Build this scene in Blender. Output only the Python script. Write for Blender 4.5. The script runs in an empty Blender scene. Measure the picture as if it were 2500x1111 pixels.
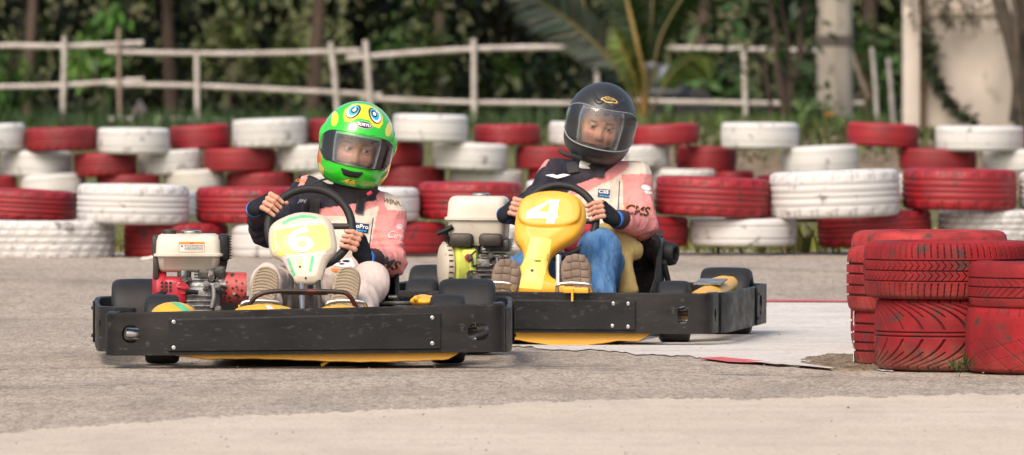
import bpy, bmesh, math, random
import numpy as np
from mathutils import Vector, Matrix, Euler
from mathutils.bvhtree import BVHTree
from mathutils.geometry import tessellate_polygon
random.seed(7); rng = np.random.default_rng(7)
R = math.radians
scene = bpy.context.scene
col = scene.collection

# ------------------------------------------------------------------ camera model
F = 23460.0; YH = 100.0; H = 1.142
PITCH = math.atan((555.5-YH)/F)
def P(px, py, Y):
    a, b = (px-1250)/F, (555.5-py)/F
    cy, sy = math.cos(PITCH), math.sin(PITCH)
    d = Vector((a, cy+b*sy, -sy+b*cy))
    return Vector((0,0,H)) + d*(Y/d.y)
def G(px, py):
    a, b = (px-1250)/F, (555.5-py)/F
    cy, sy = math.cos(PITCH), math.sin(PITCH)
    d = Vector((a, cy+b*sy, -sy+b*cy))
    t = -H/d.z
    return Vector((d.x*t, d.y*t, 0))

# ------------------------------------------------------------------ tagging
def tag(o, label=None, cat=None, group=None, kind=None):
    if label: o['label'] = label
    if cat: o['category'] = cat
    if group: o['group'] = group
    if kind: o['kind'] = kind
    return o
def thing(name, label, cat, loc=(0,0,0), rotz=0, group=None):
    o = bpy.data.objects.new(name, None); col.objects.link(o)
    o.location = loc; o.rotation_euler = (0,0,rotz); o.empty_display_size = .1
    return tag(o, label, cat, group)
def link(name, me, m=None, parent=None, smooth=False, label=None):
    o = bpy.data.objects.new(name, me); col.objects.link(o)
    if m is not None:
        me.materials.clear()
        for mm in (m if isinstance(m, (list, tuple)) else [m]): me.materials.append(mm)
    if parent is not None: o.parent = parent
    if smooth: me.polygons.foreach_set('use_smooth', [True]*len(me.polygons))
    if label: o['label'] = label
    return o
def fin(name, bm, m, parent=None, smooth=None, label=None, ang=40):
    me = bpy.data.meshes.new(name)
    bmesh.ops.recalc_face_normals(bm, faces=bm.faces)
    if smooth is None or smooth:
        for f in bm.faces: f.smooth = True
        for e in bm.edges:
            if len(e.link_faces) == 2 and e.calc_face_angle(0) > R(ang): e.smooth = False
    bm.to_mesh(me); bm.free()
    return link(name, me, m, parent, False, label)

# ------------------------------------------------------------------ materials
def mk(name, c, rough=.6, metal=0., c2=None, nscale=8., namt=.5, bump=0., bscale=60., spec=.5, attr=False,
       coat=0., stretch=(1,1,1), det=4, lo=.35, hi=.65, alpha=None, c3=None, n3=30., lo3=.62, hi3=.68, bdist=.01, rvar=0., sss=0.):
    m = bpy.data.materials.new(name); m.use_nodes = True
    nt = m.node_tree; N = nt.nodes; L = nt.links
    b = N['Principled BSDF']
    b.inputs['Roughness'].default_value = rough; b.inputs['Metallic'].default_value = metal
    b.inputs['Specular IOR Level'].default_value = spec; b.inputs['Coat Weight'].default_value = coat
    if sss: 
        b.inputs['Subsurface Weight'].default_value = sss; b.inputs['Subsurface Radius'].default_value = (.01,.004,.002)
        b.inputs['Subsurface Scale'].default_value = .6
    tc = N.new('ShaderNodeTexCoord'); mp = N.new('ShaderNodeMapping'); mp.inputs['Scale'].default_value = stretch
    L.new(tc.outputs['Object'], mp.inputs['Vector'])
    def noise(sc, d=det):
        n = N.new('ShaderNodeTexNoise'); n.inputs['Scale'].default_value = sc; n.inputs['Detail'].default_value = d
        L.new(mp.outputs['Vector'], n.inputs['Vector']); return n
    def ramp(n, a, e):
        r = N.new('ShaderNodeMapRange'); r.inputs['From Min'].default_value = a; r.inputs['From Max'].default_value = e
        L.new(n.outputs['Fac'], r.inputs['Value']); return r
    src = None
    if attr:
        a = N.new('ShaderNodeAttribute'); a.attribute_name = 'Col'; src = a.outputs['Color']
    else:
        rg = N.new('ShaderNodeRGB'); rg.outputs[0].default_value = (*c, 1); src = rg.outputs[0]
    if c2 is not None:
        r = ramp(noise(nscale), lo, hi); mx = N.new('ShaderNodeMix'); mx.data_type = 'RGBA'
        mul = N.new('ShaderNodeMath'); mul.operation = 'MULTIPLY'; mul.inputs[1].default_value = namt
        L.new(r.outputs[0], mul.inputs[0]); L.new(mul.outputs[0], mx.inputs['Factor'])
        L.new(src, mx.inputs['A']); mx.inputs['B'].default_value = (*c2, 1); src = mx.outputs['Result']
    if c3 is not None:
        r = ramp(noise(n3, 6), lo3, hi3); mx = N.new('ShaderNodeMix'); mx.data_type = 'RGBA'
        L.new(r.outputs[0], mx.inputs['Factor'])
        L.new(src, mx.inputs['A']); mx.inputs['B'].default_value = (*c3, 1); src = mx.outputs['Result']
    L.new(src, b.inputs['Base Color'])
    if bump:
        n = noise(bscale); bp = N.new('ShaderNodeBump'); bp.inputs['Strength'].default_value = bump; bp.inputs['Distance'].default_value = bdist
        L.new(n.outputs['Fac'], bp.inputs['Height']); L.new(bp.outputs['Normal'], b.inputs['Normal'])
    if rvar:
        r = ramp(noise(nscale*2), .3, .7); r.inputs['To Min'].default_value = max(rough-rvar, .05); r.inputs['To Max'].default_value = min(rough+rvar, 1)
        L.new(r.outputs[0], b.inputs['Roughness'])
    return m

# ------------------------------------------------------------------ mesh primitives (bmesh)
def BM(): return bmesh.new()
def box(bm, c, s, rot=None, bev=0., seg=2):
    M = Matrix.Translation(Vector(c)) @ (rot.to_4x4() if rot is not None else Matrix()) @ Matrix.Diagonal((*s, 1))
    r = bmesh.ops.create_cube(bm, size=1, matrix=M)
    if bev:
        es = list({e for v in r['verts'] for e in v.link_edges})
        bmesh.ops.bevel(bm, geom=es, offset=bev, segments=seg, affect='EDGES', profile=.5)
def rotz(a): return Matrix.Rotation(a, 3, 'Z')
def rotx(a): return Matrix.Rotation(a, 3, 'X')
def roty(a): return Matrix.Rotation(a, 3, 'Y')
def frame_to(d):
    return Vector(d).normalized().to_track_quat('Z', 'Y').to_matrix()
def cyl(bm, p0, p1, r0, r1=None, seg=20, bev=0.):
    p0, p1 = Vector(p0), Vector(p1); d = p1-p0
    if r1 is None: r1 = r0
    M = Matrix.Translation((p0+p1)/2) @ frame_to(d).to_4x4()
    r = bmesh.ops.create_cone(bm, cap_ends=True, segments=seg, radius1=r0, radius2=r1, depth=d.length, matrix=M)
    if bev:
        es = list({e for v in r['verts'] for e in v.link_edges if len(e.link_faces) == 2 and e.calc_face_angle(0) > .8})
        bmesh.ops.bevel(bm, geom=es, offset=bev, segments=2, affect='EDGES')
def smooth_path(pts, n=6, closed=False):
    pts = [Vector(p) for p in pts]; out = []
    m = len(pts)
    rngi = range(m if closed else m-1)
    for i in rngi:
        p0 = pts[(i-1) % m] if closed or i > 0 else pts[i]
        p1 = pts[i]; p2 = pts[(i+1) % m]
        p3 = pts[(i+2) % m] if closed or i+2 < m else p2
        for k in range(n):
            t = k/n
            out.append(.5*((2*p1)+(-p0+p2)*t+(2*p0-5*p1+4*p2-p3)*t*t+(-p0+3*p1-3*p2+p3)*t**3))
    if not closed: out.append(pts[-1].copy())
    return out
def tube(bm, pts, r, seg=10, closed=False, r1=None):
    pts = [Vector(p) for p in pts]; n = len(pts); rings = []
    up = None
    for i, p in enumerate(pts):
        a = pts[(i-1) % n] if (closed or i > 0) else p
        b = pts[(i+1) % n] if (closed or i < n-1) else p
        t = (b-a).normalized()
        if up is None:
            up = Vector((0,0,1)) if abs(t.z) < .9 else Vector((1,0,0))
        u = (up - t*up.dot(t)).normalized(); w = t.cross(u); up = u
        rr = r if r1 is None else r+(r1-r)*i/(n-1)
        rings.append([bm.verts.new(p+u*rr*math.cos(2*math.pi*k/seg)+w*rr*math.sin(2*math.pi*k/seg)) for k in range(seg)])
    m = n if closed else n-1
    for i in range(m):
        A, B = rings[i], rings[(i+1) % n]
        for k in range(seg):
            bm.faces.new((A[k], A[(k+1) % seg], B[(k+1) % seg], B[k]))
    if not closed:
        bm.faces.new(rings[0][::-1]); bm.faces.new(rings[-1])
def lathe(bm, prof, c, axis=(0,0,1), seg=32):
    Mx = Matrix.Translation(Vector(c)) @ frame_to(axis).to_4x4(); rings = []
    for (r, z) in prof:
        rings.append([bm.verts.new(Mx @ Vector((r*math.cos(2*math.pi*k/seg), r*math.sin(2*math.pi*k/seg), z))) for k in range(seg)])
    for A, B in zip(rings[:-1], rings[1:]):
        for k in range(seg): bm.faces.new((A[k], A[(k+1) % seg], B[(k+1) % seg], B[k]))
    if prof[0][0] > 1e-4: bm.faces.new(rings[0][::-1])
    if prof[-1][0] > 1e-4: bm.faces.new(rings[-1])
def prism(bm, poly, z0, z1, M=Matrix(), bev=0.):
    a = [bm.verts.new(M @ Vector((x, y, z0))) for x, y in poly]; b = [bm.verts.new(M @ Vector((x, y, z1))) for x, y in poly]
    fs = [bm.faces.new(a[::-1]), bm.faces.new(b)]; n = len(poly)
    for i in range(n): fs.append(bm.faces.new((a[i], a[(i+1) % n], b[(i+1) % n], b[i])))
    if bev:
        es = list({e for f in fs[:2] for e in f.edges}); bmesh.ops.recalc_face_normals(bm, faces=fs)
        bmesh.ops.bevel(bm, geom=es, offset=bev, segments=2, affect='EDGES')
def ellipse(cx, cy, rx, ry, n=28, rot=0.):
    c, s = math.cos(rot), math.sin(rot)
    return [(cx+rx*math.cos(t)*c-ry*math.sin(t)*s, cy+rx*math.cos(t)*s+ry*math.sin(t)*c) for t in [2*math.pi*i/n for i in range(n)]]
def rrect(cx, cy, w, h, r, n=5):
    out = []
    for qx, qy, a0 in ((1,1,0), (-1,1,90), (-1,-1,180), (1,-1,270)):
        for k in range(n+1):
            a = R(a0+90*k/n); out.append((cx+qx*(w/2-r)+r*math.cos(a), cy+qy*(h/2-r)+r*math.sin(a)))
    return out
def wall_strip(bm, path, z0, z1, th, lip=0., zf=None):
    """vertical plate of thickness th following an xy path"""
    pts = [Vector((p[0], p[1])) for p in path]; n = len(pts); A = []
    for i, p in enumerate(pts):
        t = (pts[min(i+1, n-1)]-pts[max(i-1, 0)]).normalized(); nr = Vector((t.y, -t.x))
        o, q = p+nr*th/2, p-nr*th/2
        q2 = p-nr*(th/2+lip)
        e0, e1 = (z0, z1) if zf is None else zf(i/(n-1), p)
        ez = .006
        A.append([bm.verts.new(v) for v in ((o.x,o.y,e0), (o.x,o.y,e1-ez), (o.x-nr.x*ez,o.y-nr.y*ez,e1), (q2.x,q2.y,e1-.002), (q2.x,q2.y,e1-.014), (q.x,q.y,e1-.018), (q.x,q.y,e0))])
    k = len(A[0])
    for a, b in zip(A[:-1], A[1:]):
        for j in range(k): bm.faces.new((a[j], a[(j+1) % k], b[(j+1) % k], b[j]))
    bm.faces.new(A[0]); bm.faces.new(A[-1][::-1])
def bool_cut(me, cutter_bm):
    bmesh.ops.recalc_face_normals(cutter_bm, faces=cutter_bm.faces)
    cm = bpy.data.meshes.new('cut'); cutter_bm.to_mesh(cm); cutter_bm.free()
    a = bpy.data.objects.new('a', me); b = bpy.data.objects.new('b', cm); col.objects.link(a); col.objects.link(b)
    md = a.modifiers.new('b', 'BOOLEAN'); md.object = b; md.operation = 'DIFFERENCE'; md.solver = 'EXACT'
    dg = bpy.context.evaluated_depsgraph_get(); dg.update()
    out = bpy.data.meshes.new_from_object(a.evaluated_get(dg))
    bpy.data.objects.remove(a); bpy.data.objects.remove(b); bpy.data.meshes.remove(cm)
    return out

# ------------------------------------------------------------------ implicit surfaces
def smin(a, b, k):
    h = np.maximum(k-np.abs(a-b), 0)/k
    return np.minimum(a, b)-h*h*k*.25
def smax(a, b, k): return -smin(-a, -b, k)
def s_ell(X, Y, Z, c, r):
    x, y, z = (X-c[0])/r[0], (Y-c[1])/r[1], (Z-c[2])/r[2]
    k0 = np.sqrt(x*x+y*y+z*z)
    k1 = np.sqrt((x/r[0])**2+(y/r[1])**2+(z/r[2])**2)+1e-6
    return k0*(k0-1)/k1
def s_cone(X, Y, Z, a, b, ra, rb, sq=None):
    a, b = np.array(a, float), np.array(b, float); d = b-a; L2 = (d*d).sum()
    px, py, pz = X-a[0], Y-a[1], Z-a[2]
    t = np.clip((px*d[0]+py*d[1]+pz*d[2])/L2, 0, 1)
    qx, qy, qz = px-t*d[0], py-t*d[1], pz-t*d[2]
    if sq is not None: qx, qy, qz = qx*sq[0], qy*sq[1], qz*sq[2]
    return np.sqrt(qx*qx+qy*qy+qz*qz)-(ra+(rb-ra)*t)
def s_box(X, Y, Z, c, hs, r):
    qx, qy, qz = np.abs(X-c[0])-hs[0]+r, np.abs(Y-c[1])-hs[1]+r, np.abs(Z-c[2])-hs[2]+r
    return np.sqrt(np.maximum(qx,0)**2+np.maximum(qy,0)**2+np.maximum(qz,0)**2)+np.minimum(np.maximum(qx,np.maximum(qy,qz)),0)-r
def s_poly2(X, Z, poly):
    d = np.full(X.shape, 1e9, np.float32); s = np.ones(X.shape, np.float32); n = len(poly)
    for i in range(n):
        ax, az = poly[i]; bx, bz = poly[i-1]
        ex, ez = bx-ax, bz-az; wx, wz = X-ax, Z-az
        t = np.clip((wx*ex+wz*ez)/(ex*ex+ez*ez+1e-12), 0, 1)
        d = np.minimum(d, (wx-ex*t)**2+(wz-ez*t)**2)
        c1, c2, c3 = Z >= az, Z < bz, ex*wz > ez*wx
        s = np.where((c1 & c2 & c3) | (~c1 & ~c2 & ~c3), -s, s)
    return s*np.sqrt(d)
def nets(fn, lo, hi, h):
    ax = [np.arange(lo[i], hi[i]+h, h, dtype=np.float32) for i in range(3)]
    n0 = [len(a) for a in ax]; K = 5
    if n0[0]*n0[1]*n0[2] > 60000:
        # coarse pass first, then only the blocks near the surface
        nb = [(k+K-1)//K for k in n0]
        ac = [np.array([lo[i]+(b*K+(K-1)/2)*h for b in range(nb[i])], np.float32) for i in range(3)]
        Xc, Yc, Zc = np.meshgrid(*ac, indexing='ij'); Dc = fn(Xc, Yc, Zc)
        act_ = np.abs(Dc) < (K*h*.5*1.732)*1.25+.006
        D = np.repeat(np.repeat(np.repeat(Dc, K, 0), K, 1), K, 2)[:n0[0],:n0[1],:n0[2]].astype(np.float32)
        A = np.repeat(np.repeat(np.repeat(act_, K, 0), K, 1), K, 2)[:n0[0],:n0[1],:n0[2]]
        q = np.argwhere(A)
        D[A] = fn(ax[0][q[:,0]], ax[1][q[:,1]], ax[2][q[:,2]])
    else:
        X, Y, Z = np.meshgrid(*ax, indexing='ij')
        D = fn(X, Y, Z).astype(np.float32)
    n = D.shape; S = D < 0
    cs = tuple(k-1 for k in n)
    corners = [(i, j, k) for i in (0,1) for j in (0,1) for k in (0,1)]
    def sub(A, c): return A[c[0]:c[0]+cs[0], c[1]:c[1]+cs[1], c[2]:c[2]+cs[2]]
    cnt = sum(sub(S, c).astype(np.int8) for c in corners)
    act = (cnt > 0) & (cnt < 8)
    idx = -np.ones(cs, np.int64); ijk = np.argwhere(act); idx[act] = np.arange(len(ijk))
    acc = np.zeros((len(ijk), 3)); w = np.zeros(len(ijk))
    vals = {c: sub(D, c)[act] for c in corners}
    for a in corners:
        for k in range(3):
            if a[k] == 0:
                b = list(a); b[k] = 1; b = tuple(b)
                va, vb = vals[a], vals[b]; m = (va < 0) != (vb < 0)
                t = np.where(m, va/(va-vb+1e-20), 0)
                p = np.array(a, float)[None, :].repeat(len(ijk), 0); p[:, k] += t
                acc[m] += p[m]; w[m] += 1
    V = (acc/w[:, None]+ijk)*h+np.array([ax[0][0], ax[1][0], ax[2][0]])
    Fs = []
    for k in range(3):
        u, v = (k+1) % 3, (k+2) % 3
        sl0 = [slice(None)]*3; sl1 = [slice(None)]*3
        sl0[k] = slice(0, n[k]-1); sl1[k] = slice(1, n[k])
        A = S[tuple(sl0)]; B = S[tuple(sl1)]
        E = A != B
        e = np.argwhere(E); 
        ok = (e[:, u] > 0) & (e[:, v] > 0) & (e[:, u] < n[u]-1) & (e[:, v] < n[v]-1); e = e[ok]
        flip = A[tuple(e.T)]
        def cell(du, dv):
            q = e.copy(); q[:, u] -= du; q[:, v] -= dv; return idx[tuple(q.T)]
        q = np.stack([cell(1,1), cell(0,1), cell(0,0), cell(1,0)], 1)
        q[~flip] = q[~flip][:, ::-1]
        Fs.append(q)
    return V, np.concatenate(Fs)
def npmesh(name, V, Fc, colfn=None, cols=None):
    me = bpy.data.meshes.new(name); nv, nf = len(V), len(Fc); k = Fc.shape[1]
    me.vertices.add(nv); me.vertices.foreach_set('co', np.asarray(V, np.float32).ravel())
    me.loops.add(nf*k); me.loops.foreach_set('vertex_index', Fc.astype(np.int32).ravel())
    me.polygons.add(nf); me.polygons.foreach_set('loop_start', np.arange(0, nf*k, k, dtype=np.int32))
    try: me.polygons.foreach_set('loop_total', np.full(nf, k, np.int32))
    except Exception: pass
    me.update(calc_edges=True)
    if colfn is not None: cols = colfn(V)
    if cols is not None:
        a = me.color_attributes.new('Col', 'FLOAT_COLOR', 'POINT')
        a.data.foreach_set('color', np.concatenate([cols, np.ones((nv,1))], 1).astype(np.float32).ravel())
    me.polygons.foreach_set('use_smooth', np.ones(nf, bool))
    return me
def joinnp(parts):
    Vs, Fs, Cs, o = [], [], [], 0
    for p in parts:
        Vs.append(p[0]); Fs.append(p[1]+o); o += len(p[0])
        if len(p) > 2: Cs.append(p[2])
    return np.concatenate(Vs), np.concatenate(Fs), (np.concatenate(Cs) if Cs else None)
def apply(V, M):
    A = np.array(M); return V @ A[:3,:3].T + A[:3,3]
def bvh_of(*objs):
    vs, fs, o = [], [], 0
    for ob in objs:
        me = ob.data
        vs += [v.co.copy() for v in me.vertices]; fs += [[i+o for i in p.vertices] for p in me.polygons]; o = len(vs)
    return BVHTree.FromPolygons(vs, fs)

# ------------------------------------------------------------------ decals: thin painted shapes lying on a surface
def poly2d(polys, cell=.012):
    bm = bmesh.new()
    for poly in polys:
        vs = [bm.verts.new((x, y, 0)) for x, y in poly]
        tri = tessellate_polygon([[Vector((x, y, 0)) for x, y in poly]])
        for t in tri:
            try: bm.faces.new([vs[i] for i in t])
            except ValueError: pass
    return bm
def text2d(s, h, bold=0., shear=0., wide=1.):
    cu = bpy.data.curves.new('t', 'FONT'); cu.body = s; cu.offset = bold; cu.shear = shear; cu.align_x = 'CENTER'; cu.align_y = 'CENTER'
    cu.resolution_u = 3
    o = bpy.data.objects.new('t', cu); col.objects.link(o)
    dg = bpy.context.evaluated_depsgraph_get(); dg.update()
    me = bpy.data.meshes.new_from_object(o.evaluated_get(dg))
    bm = bmesh.new(); bm.from_mesh(me); bpy.data.objects.remove(o); bpy.data.meshes.remove(me)
    zs = [v.co.y for v in bm.verts]; xs = [v.co.x for v in bm.verts]
    k = h/(max(zs)-min(zs)); cy = (max(zs)+min(zs))/2; cx = (max(xs)+min(xs))/2
    for v in bm.verts: v.co = Vector(((v.co.x-cx)*k*wide, (v.co.y-cy)*k, 0))
    return bm
def decal(name, bm, o, u, v, target, m, parent, off=.0012, cell=.012, rot=0., label=None, th=.0):
    o = Vector(o); u = Vector(u).normalized(); v = Vector(v); v = (v-u*v.dot(u)).normalized(); n = u.cross(v)   # n points out of the surface
    if rot: bmesh.ops.rotate(bm, cent=(0,0,0), matrix=Matrix.Rotation(rot, 3, 'Z'), verts=bm.verts)
    if cell:
        for ax in (0, 1):
            cs = [w.co[ax] for w in bm.verts]; a = math.ceil(min(cs)/cell)*cell+1e-5
            while a < max(cs):
                nv = Vector((1,0,0)) if ax == 0 else Vector((0,1,0))
                bmesh.ops.bisect_plane(bm, geom=bm.verts[:]+bm.edges[:]+bm.faces[:], plane_co=nv*a, plane_no=nv, dist=1e-7); a += cell
    miss = []
    for w in bm.verts:
        p = o+u*w.co.x+v*w.co.y
        hit = target.ray_cast(p+n*.25, -n) if target else (None,)
        if hit[0] is None: miss.append(w); w.co = p; continue
        w.co = hit[0]+n*off+hit[1]*0
    bmesh.ops.delete(bm, geom=miss, context='VERTS')
    me = bpy.data.meshes.new(name); bm.normal_update()
    for f in bm.faces:
        if f.normal.dot(n) < 0: f.normal_flip()
        f.smooth = True
    bm.to_mesh(me); bm.free()
    return link(name, me, m, parent, label=label)
# ================================================================== MATERIALS
RED=(.28,.007,.013); WHITE=(.56,.55,.54)
M_black = mk('black_plastic', (.006,.006,.0065), .5, c2=(.026,.023,.022), nscale=4, namt=.7, spec=.3, bump=.12, bscale=30, stretch=(1,1,2.6), c3=(.065,.060,.058), n3=30, lo3=.60, hi3=.76, bdist=.004, rvar=.12)
M_blackp = mk('black_plate', (.004,.0043,.005), .5, c2=(.013,.0135,.015), nscale=3, namt=.7, spec=.3, bump=.15, bscale=24, stretch=(1,1,2.4), c3=(.045,.045,.047), n3=34, lo3=.60, hi3=.76, bdist=.004, rvar=.12)
M_slick = mk('slick_rubber', (.011,.011,.011), .6, c2=(.020,.019,.019), nscale=9, namt=.8, bump=.1, bscale=90, spec=.35)
M_rim = mk('worn_rim', (.35,.34,.32), .4, .8, c2=(.1,.09,.08), nscale=30, namt=.6)
M_steel = mk('chromed_steel', (.62,.61,.59), .25, .95, c2=(.3,.27,.24), nscale=40, namt=.4)
M_castal = mk('cast_aluminium', (.27,.27,.27), .45, .55, c2=(.10,.095,.09), nscale=24, namt=.7, bump=.3, bscale=120)
M_dark = mk('dark_metal', (.03,.03,.03), .5, .4, c2=(.08,.06,.045), nscale=20, namt=.6)
M_greasy = mk('greasy_dark_metal', (.045,.043,.04), .4, .5, c2=(.16,.15,.14), nscale=28, namt=.6, bump=.3, bscale=80)
M_redbar = mk('black_bar_with_worn_red', (.02,.012,.012), .4, .1, c2=(.16,.02,.015), nscale=12, namt=.6, lo=.5, hi=.6)
M_yel = mk('yellow_plastic', (.72,.37,.025), .42, c2=(.62,.30,.02), nscale=6, namt=.6, c3=(.25,.12,.03), n3=26, lo3=.70, hi3=.78, bump=.1, bscale=30, sss=.05)
M_yelp = mk('pale_yellow_sheet', (.86,.72,.17), .45, c2=(.74,.52,.06), nscale=14, namt=.6, c3=(.25,.18,.05), n3=60, lo3=.73, hi3=.78)
M_yeld = mk('deep_yellow_paint', (.80,.45,.02), .5, c2=(.72,.38,.01), nscale=20, namt=.6)
M_ivory = mk('ivory_plastic', (.50,.44,.36), .42, c2=(.55,.46,.32), nscale=7, namt=.7, c3=(.16,.12,.09), n3=45, lo3=.70, hi3=.76)
M_tank = mk('cream_tank_paint', (.58,.53,.45), .35, c2=(.42,.36,.28), nscale=9, namt=.6, c3=(.10,.08,.06), n3=55, lo3=.70, hi3=.76)
M_engred = mk('red_engine_paint', (.42,.015,.03), .35, c2=(.22,.012,.02), nscale=14, namt=.6)
M_guard = mk('chipped_red_paint', (.46,.07,.06), .5, c2=(.36,.04,.04), nscale=10, namt=.6, c3=(.03,.03,.035), n3=48, lo3=.55, hi3=.60)
M_lime = mk('lime_paint', (.55,.60,.08), .4, c2=(.32,.36,.12), nscale=16, namt=.7, c3=(.05,.05,.03), n3=40, lo3=.66, hi3=.7)
M_white = mk('white_vinyl', (.80,.79,.76), .5, c2=(.66,.63,.56), nscale=22, namt=.5)
M_whitew = mk('worn_white_paint', (.82,.80,.72), .5, c2=(.76,.66,.40), nscale=26, namt=.5)
M_greenp = mk('green_paint', (.05,.42,.20), .5, c2=(.2,.5,.3), nscale=40, namt=.5)
M_pinkp = mk('faded_pink_paint', (.62,.46,.56), .5, c2=(.7,.62,.6), nscale=40, namt=.6)
M_ink = mk('black_ink', (.012,.011,.012), .5)
M_orange = mk('orange_ink', (.70,.22,.02), .5)
M_blue = mk('blue_fabric', (.01,.16,.62), .6)
M_cyan = mk('cyan_ink', (.03,.42,.75), .35)
M_navyink = mk('navy_ink', (.015,.03,.10), .5)
M_yink = mk('yellow_ink', (.86,.62,.02), .3)
M_wink = mk('white_ink', (.85,.85,.85), .3)
M_wfade = mk('faded_white_thread', (.74,.55,.53), .7)
M_goldink = mk('gold_ink', (.60,.40,.12), .35)
M_brown = mk('brown_thread', (.20,.10,.04), .7)
M_suit = mk('racing_suit_fabric', (1,1,1), .85, attr=True, bump=.8, bscale=15, bdist=.030, spec=.15, c2=(.25,.2,.18), nscale=10, namt=.12)
M_cuff = mk('ribbed_cuff', (.055,.035,.038), .85, bump=.4, bscale=220, bdist=.003, spec=.2)
M_glove = mk('black_glove_fabric', (.012,.013,.018), .7, bump=.4, bscale=120, bdist=.004, spec=.2)
M_strap = mk('black_strap', (.022,.02,.024), .75, bump=.3, bscale=200, bdist=.002)
M_chino = mk('beige_cotton_trousers', (.56,.46,.41), .85, c2=(.44,.35,.31), nscale=5, namt=.2, bump=.6, bscale=9, bdist=.035, stretch=(1.5,1,.8), spec=.1)
M_denim = mk('blue_denim', (.035,.105,.24), .9, c2=(.13,.25,.42), nscale=9, namt=.75, bump=.9, bscale=12, bdist=.030, spec=.1, stretch=(2.4,1,.8))
M_khaki = mk('golden_khaki_cloth', (.48,.35,.12), .7, c2=(.30,.20,.06), nscale=9, namt=.6, bump=.8, bscale=12, bdist=.02, stretch=(1.6,1,.7))
M_redcl = mk('red_cloth', (.42,.03,.05), .8, bump=.5, bscale=30)
M_sole1 = mk('olive_beige_rubber', (.26,.205,.14), .7, c2=(.36,.30,.22), nscale=20, namt=.5)
M_shoe1 = mk('beige_shoe_upper', (.50,.43,.34), .8)
M_sole2 = mk('brown_rubber', (.13,.085,.06), .6, c2=(.22,.16,.12), nscale=26, namt=.6)
M_sole2e = mk('tan_sole_edge', (.36,.20,.10), .6)
M_skin = mk('skin', (1,1,1), .48, attr=True, c2=(.50,.19,.12), nscale=30, namt=.22, bump=.06, bscale=300, bdist=.002, sss=.12, spec=.4)
M_hair = mk('dark_hair', (.018,.012,.010), .5, bump=.8, bscale=60, stretch=(8,1,1), bdist=.004)
M_eyew = mk('eye', (1,1,1), .15, attr=True)
M_helm = mk('helmet_paint', (1,1,1), .18, attr=True, coat=.8, spec=.5)
M_helmk = mk('matt_black_helmet', (1,1,1), .38, attr=True, c2=(.05,.05,.052), nscale=6, namt=.3, spec=.5)
M_lining = mk('helmet_lining', (.12,.105,.105), .9, bump=.5, bscale=150, bdist=.003)
def glass(name, tint, gl, ior=1.4):
    m = bpy.data.materials.new(name); m.use_nodes = True; nt = m.node_tree; nt.nodes.clear()
    o = nt.nodes.new('ShaderNodeOutputMaterial'); t = nt.nodes.new('ShaderNodeBsdfTransparent'); g = nt.nodes.new('ShaderNodeBsdfGlossy')
    t.inputs[0].default_value = (*tint, 1); g.inputs['Roughness'].default_value = .06
    d = nt.nodes.new('ShaderNodeBsdfDiffuse'); d.inputs[0].default_value = (.7,.7,.72,1)
    mx = nt.nodes.new('ShaderNodeMixShader'); fr = nt.nodes.new('ShaderNodeFresnel'); fr.inputs['IOR'].default_value = ior+.12
    m2 = nt.nodes.new('ShaderNodeMixShader'); tc = nt.nodes.new('ShaderNodeTexCoord'); n = nt.nodes.new('ShaderNodeTexNoise'); n.inputs['Scale'].default_value = 9
    mr = nt.nodes.new('ShaderNodeMapRange'); mr.inputs['From Min'].default_value=.4; mr.inputs['From Max'].default_value=.7; mr.inputs['To Min'].default_value=gl*.5; mr.inputs['To Max'].default_value=gl*1.6
    L = nt.links; L.new(tc.outputs['Object'], n.inputs['Vector']); L.new(n.outputs['Fac'], mr.inputs['Value']); L.new(mr.outputs[0], m2.inputs[0])
    L.new(t.outputs[0], m2.inputs[1]); L.new(d.outputs[0], m2.inputs[2])
    L.new(fr.outputs[0], mx.inputs[0]); L.new(m2.outputs[0], mx.inputs[1]); L.new(g.outputs[0], mx.inputs[2]); L.new(mx.outputs[0], o.inputs[0])
    return m
M_visor = glass('smoke_visor', (.955,.95,.945), .025)
M_visor2 = glass('clear_scuffed_visor', (.97,.965,.96), .035)

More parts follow.
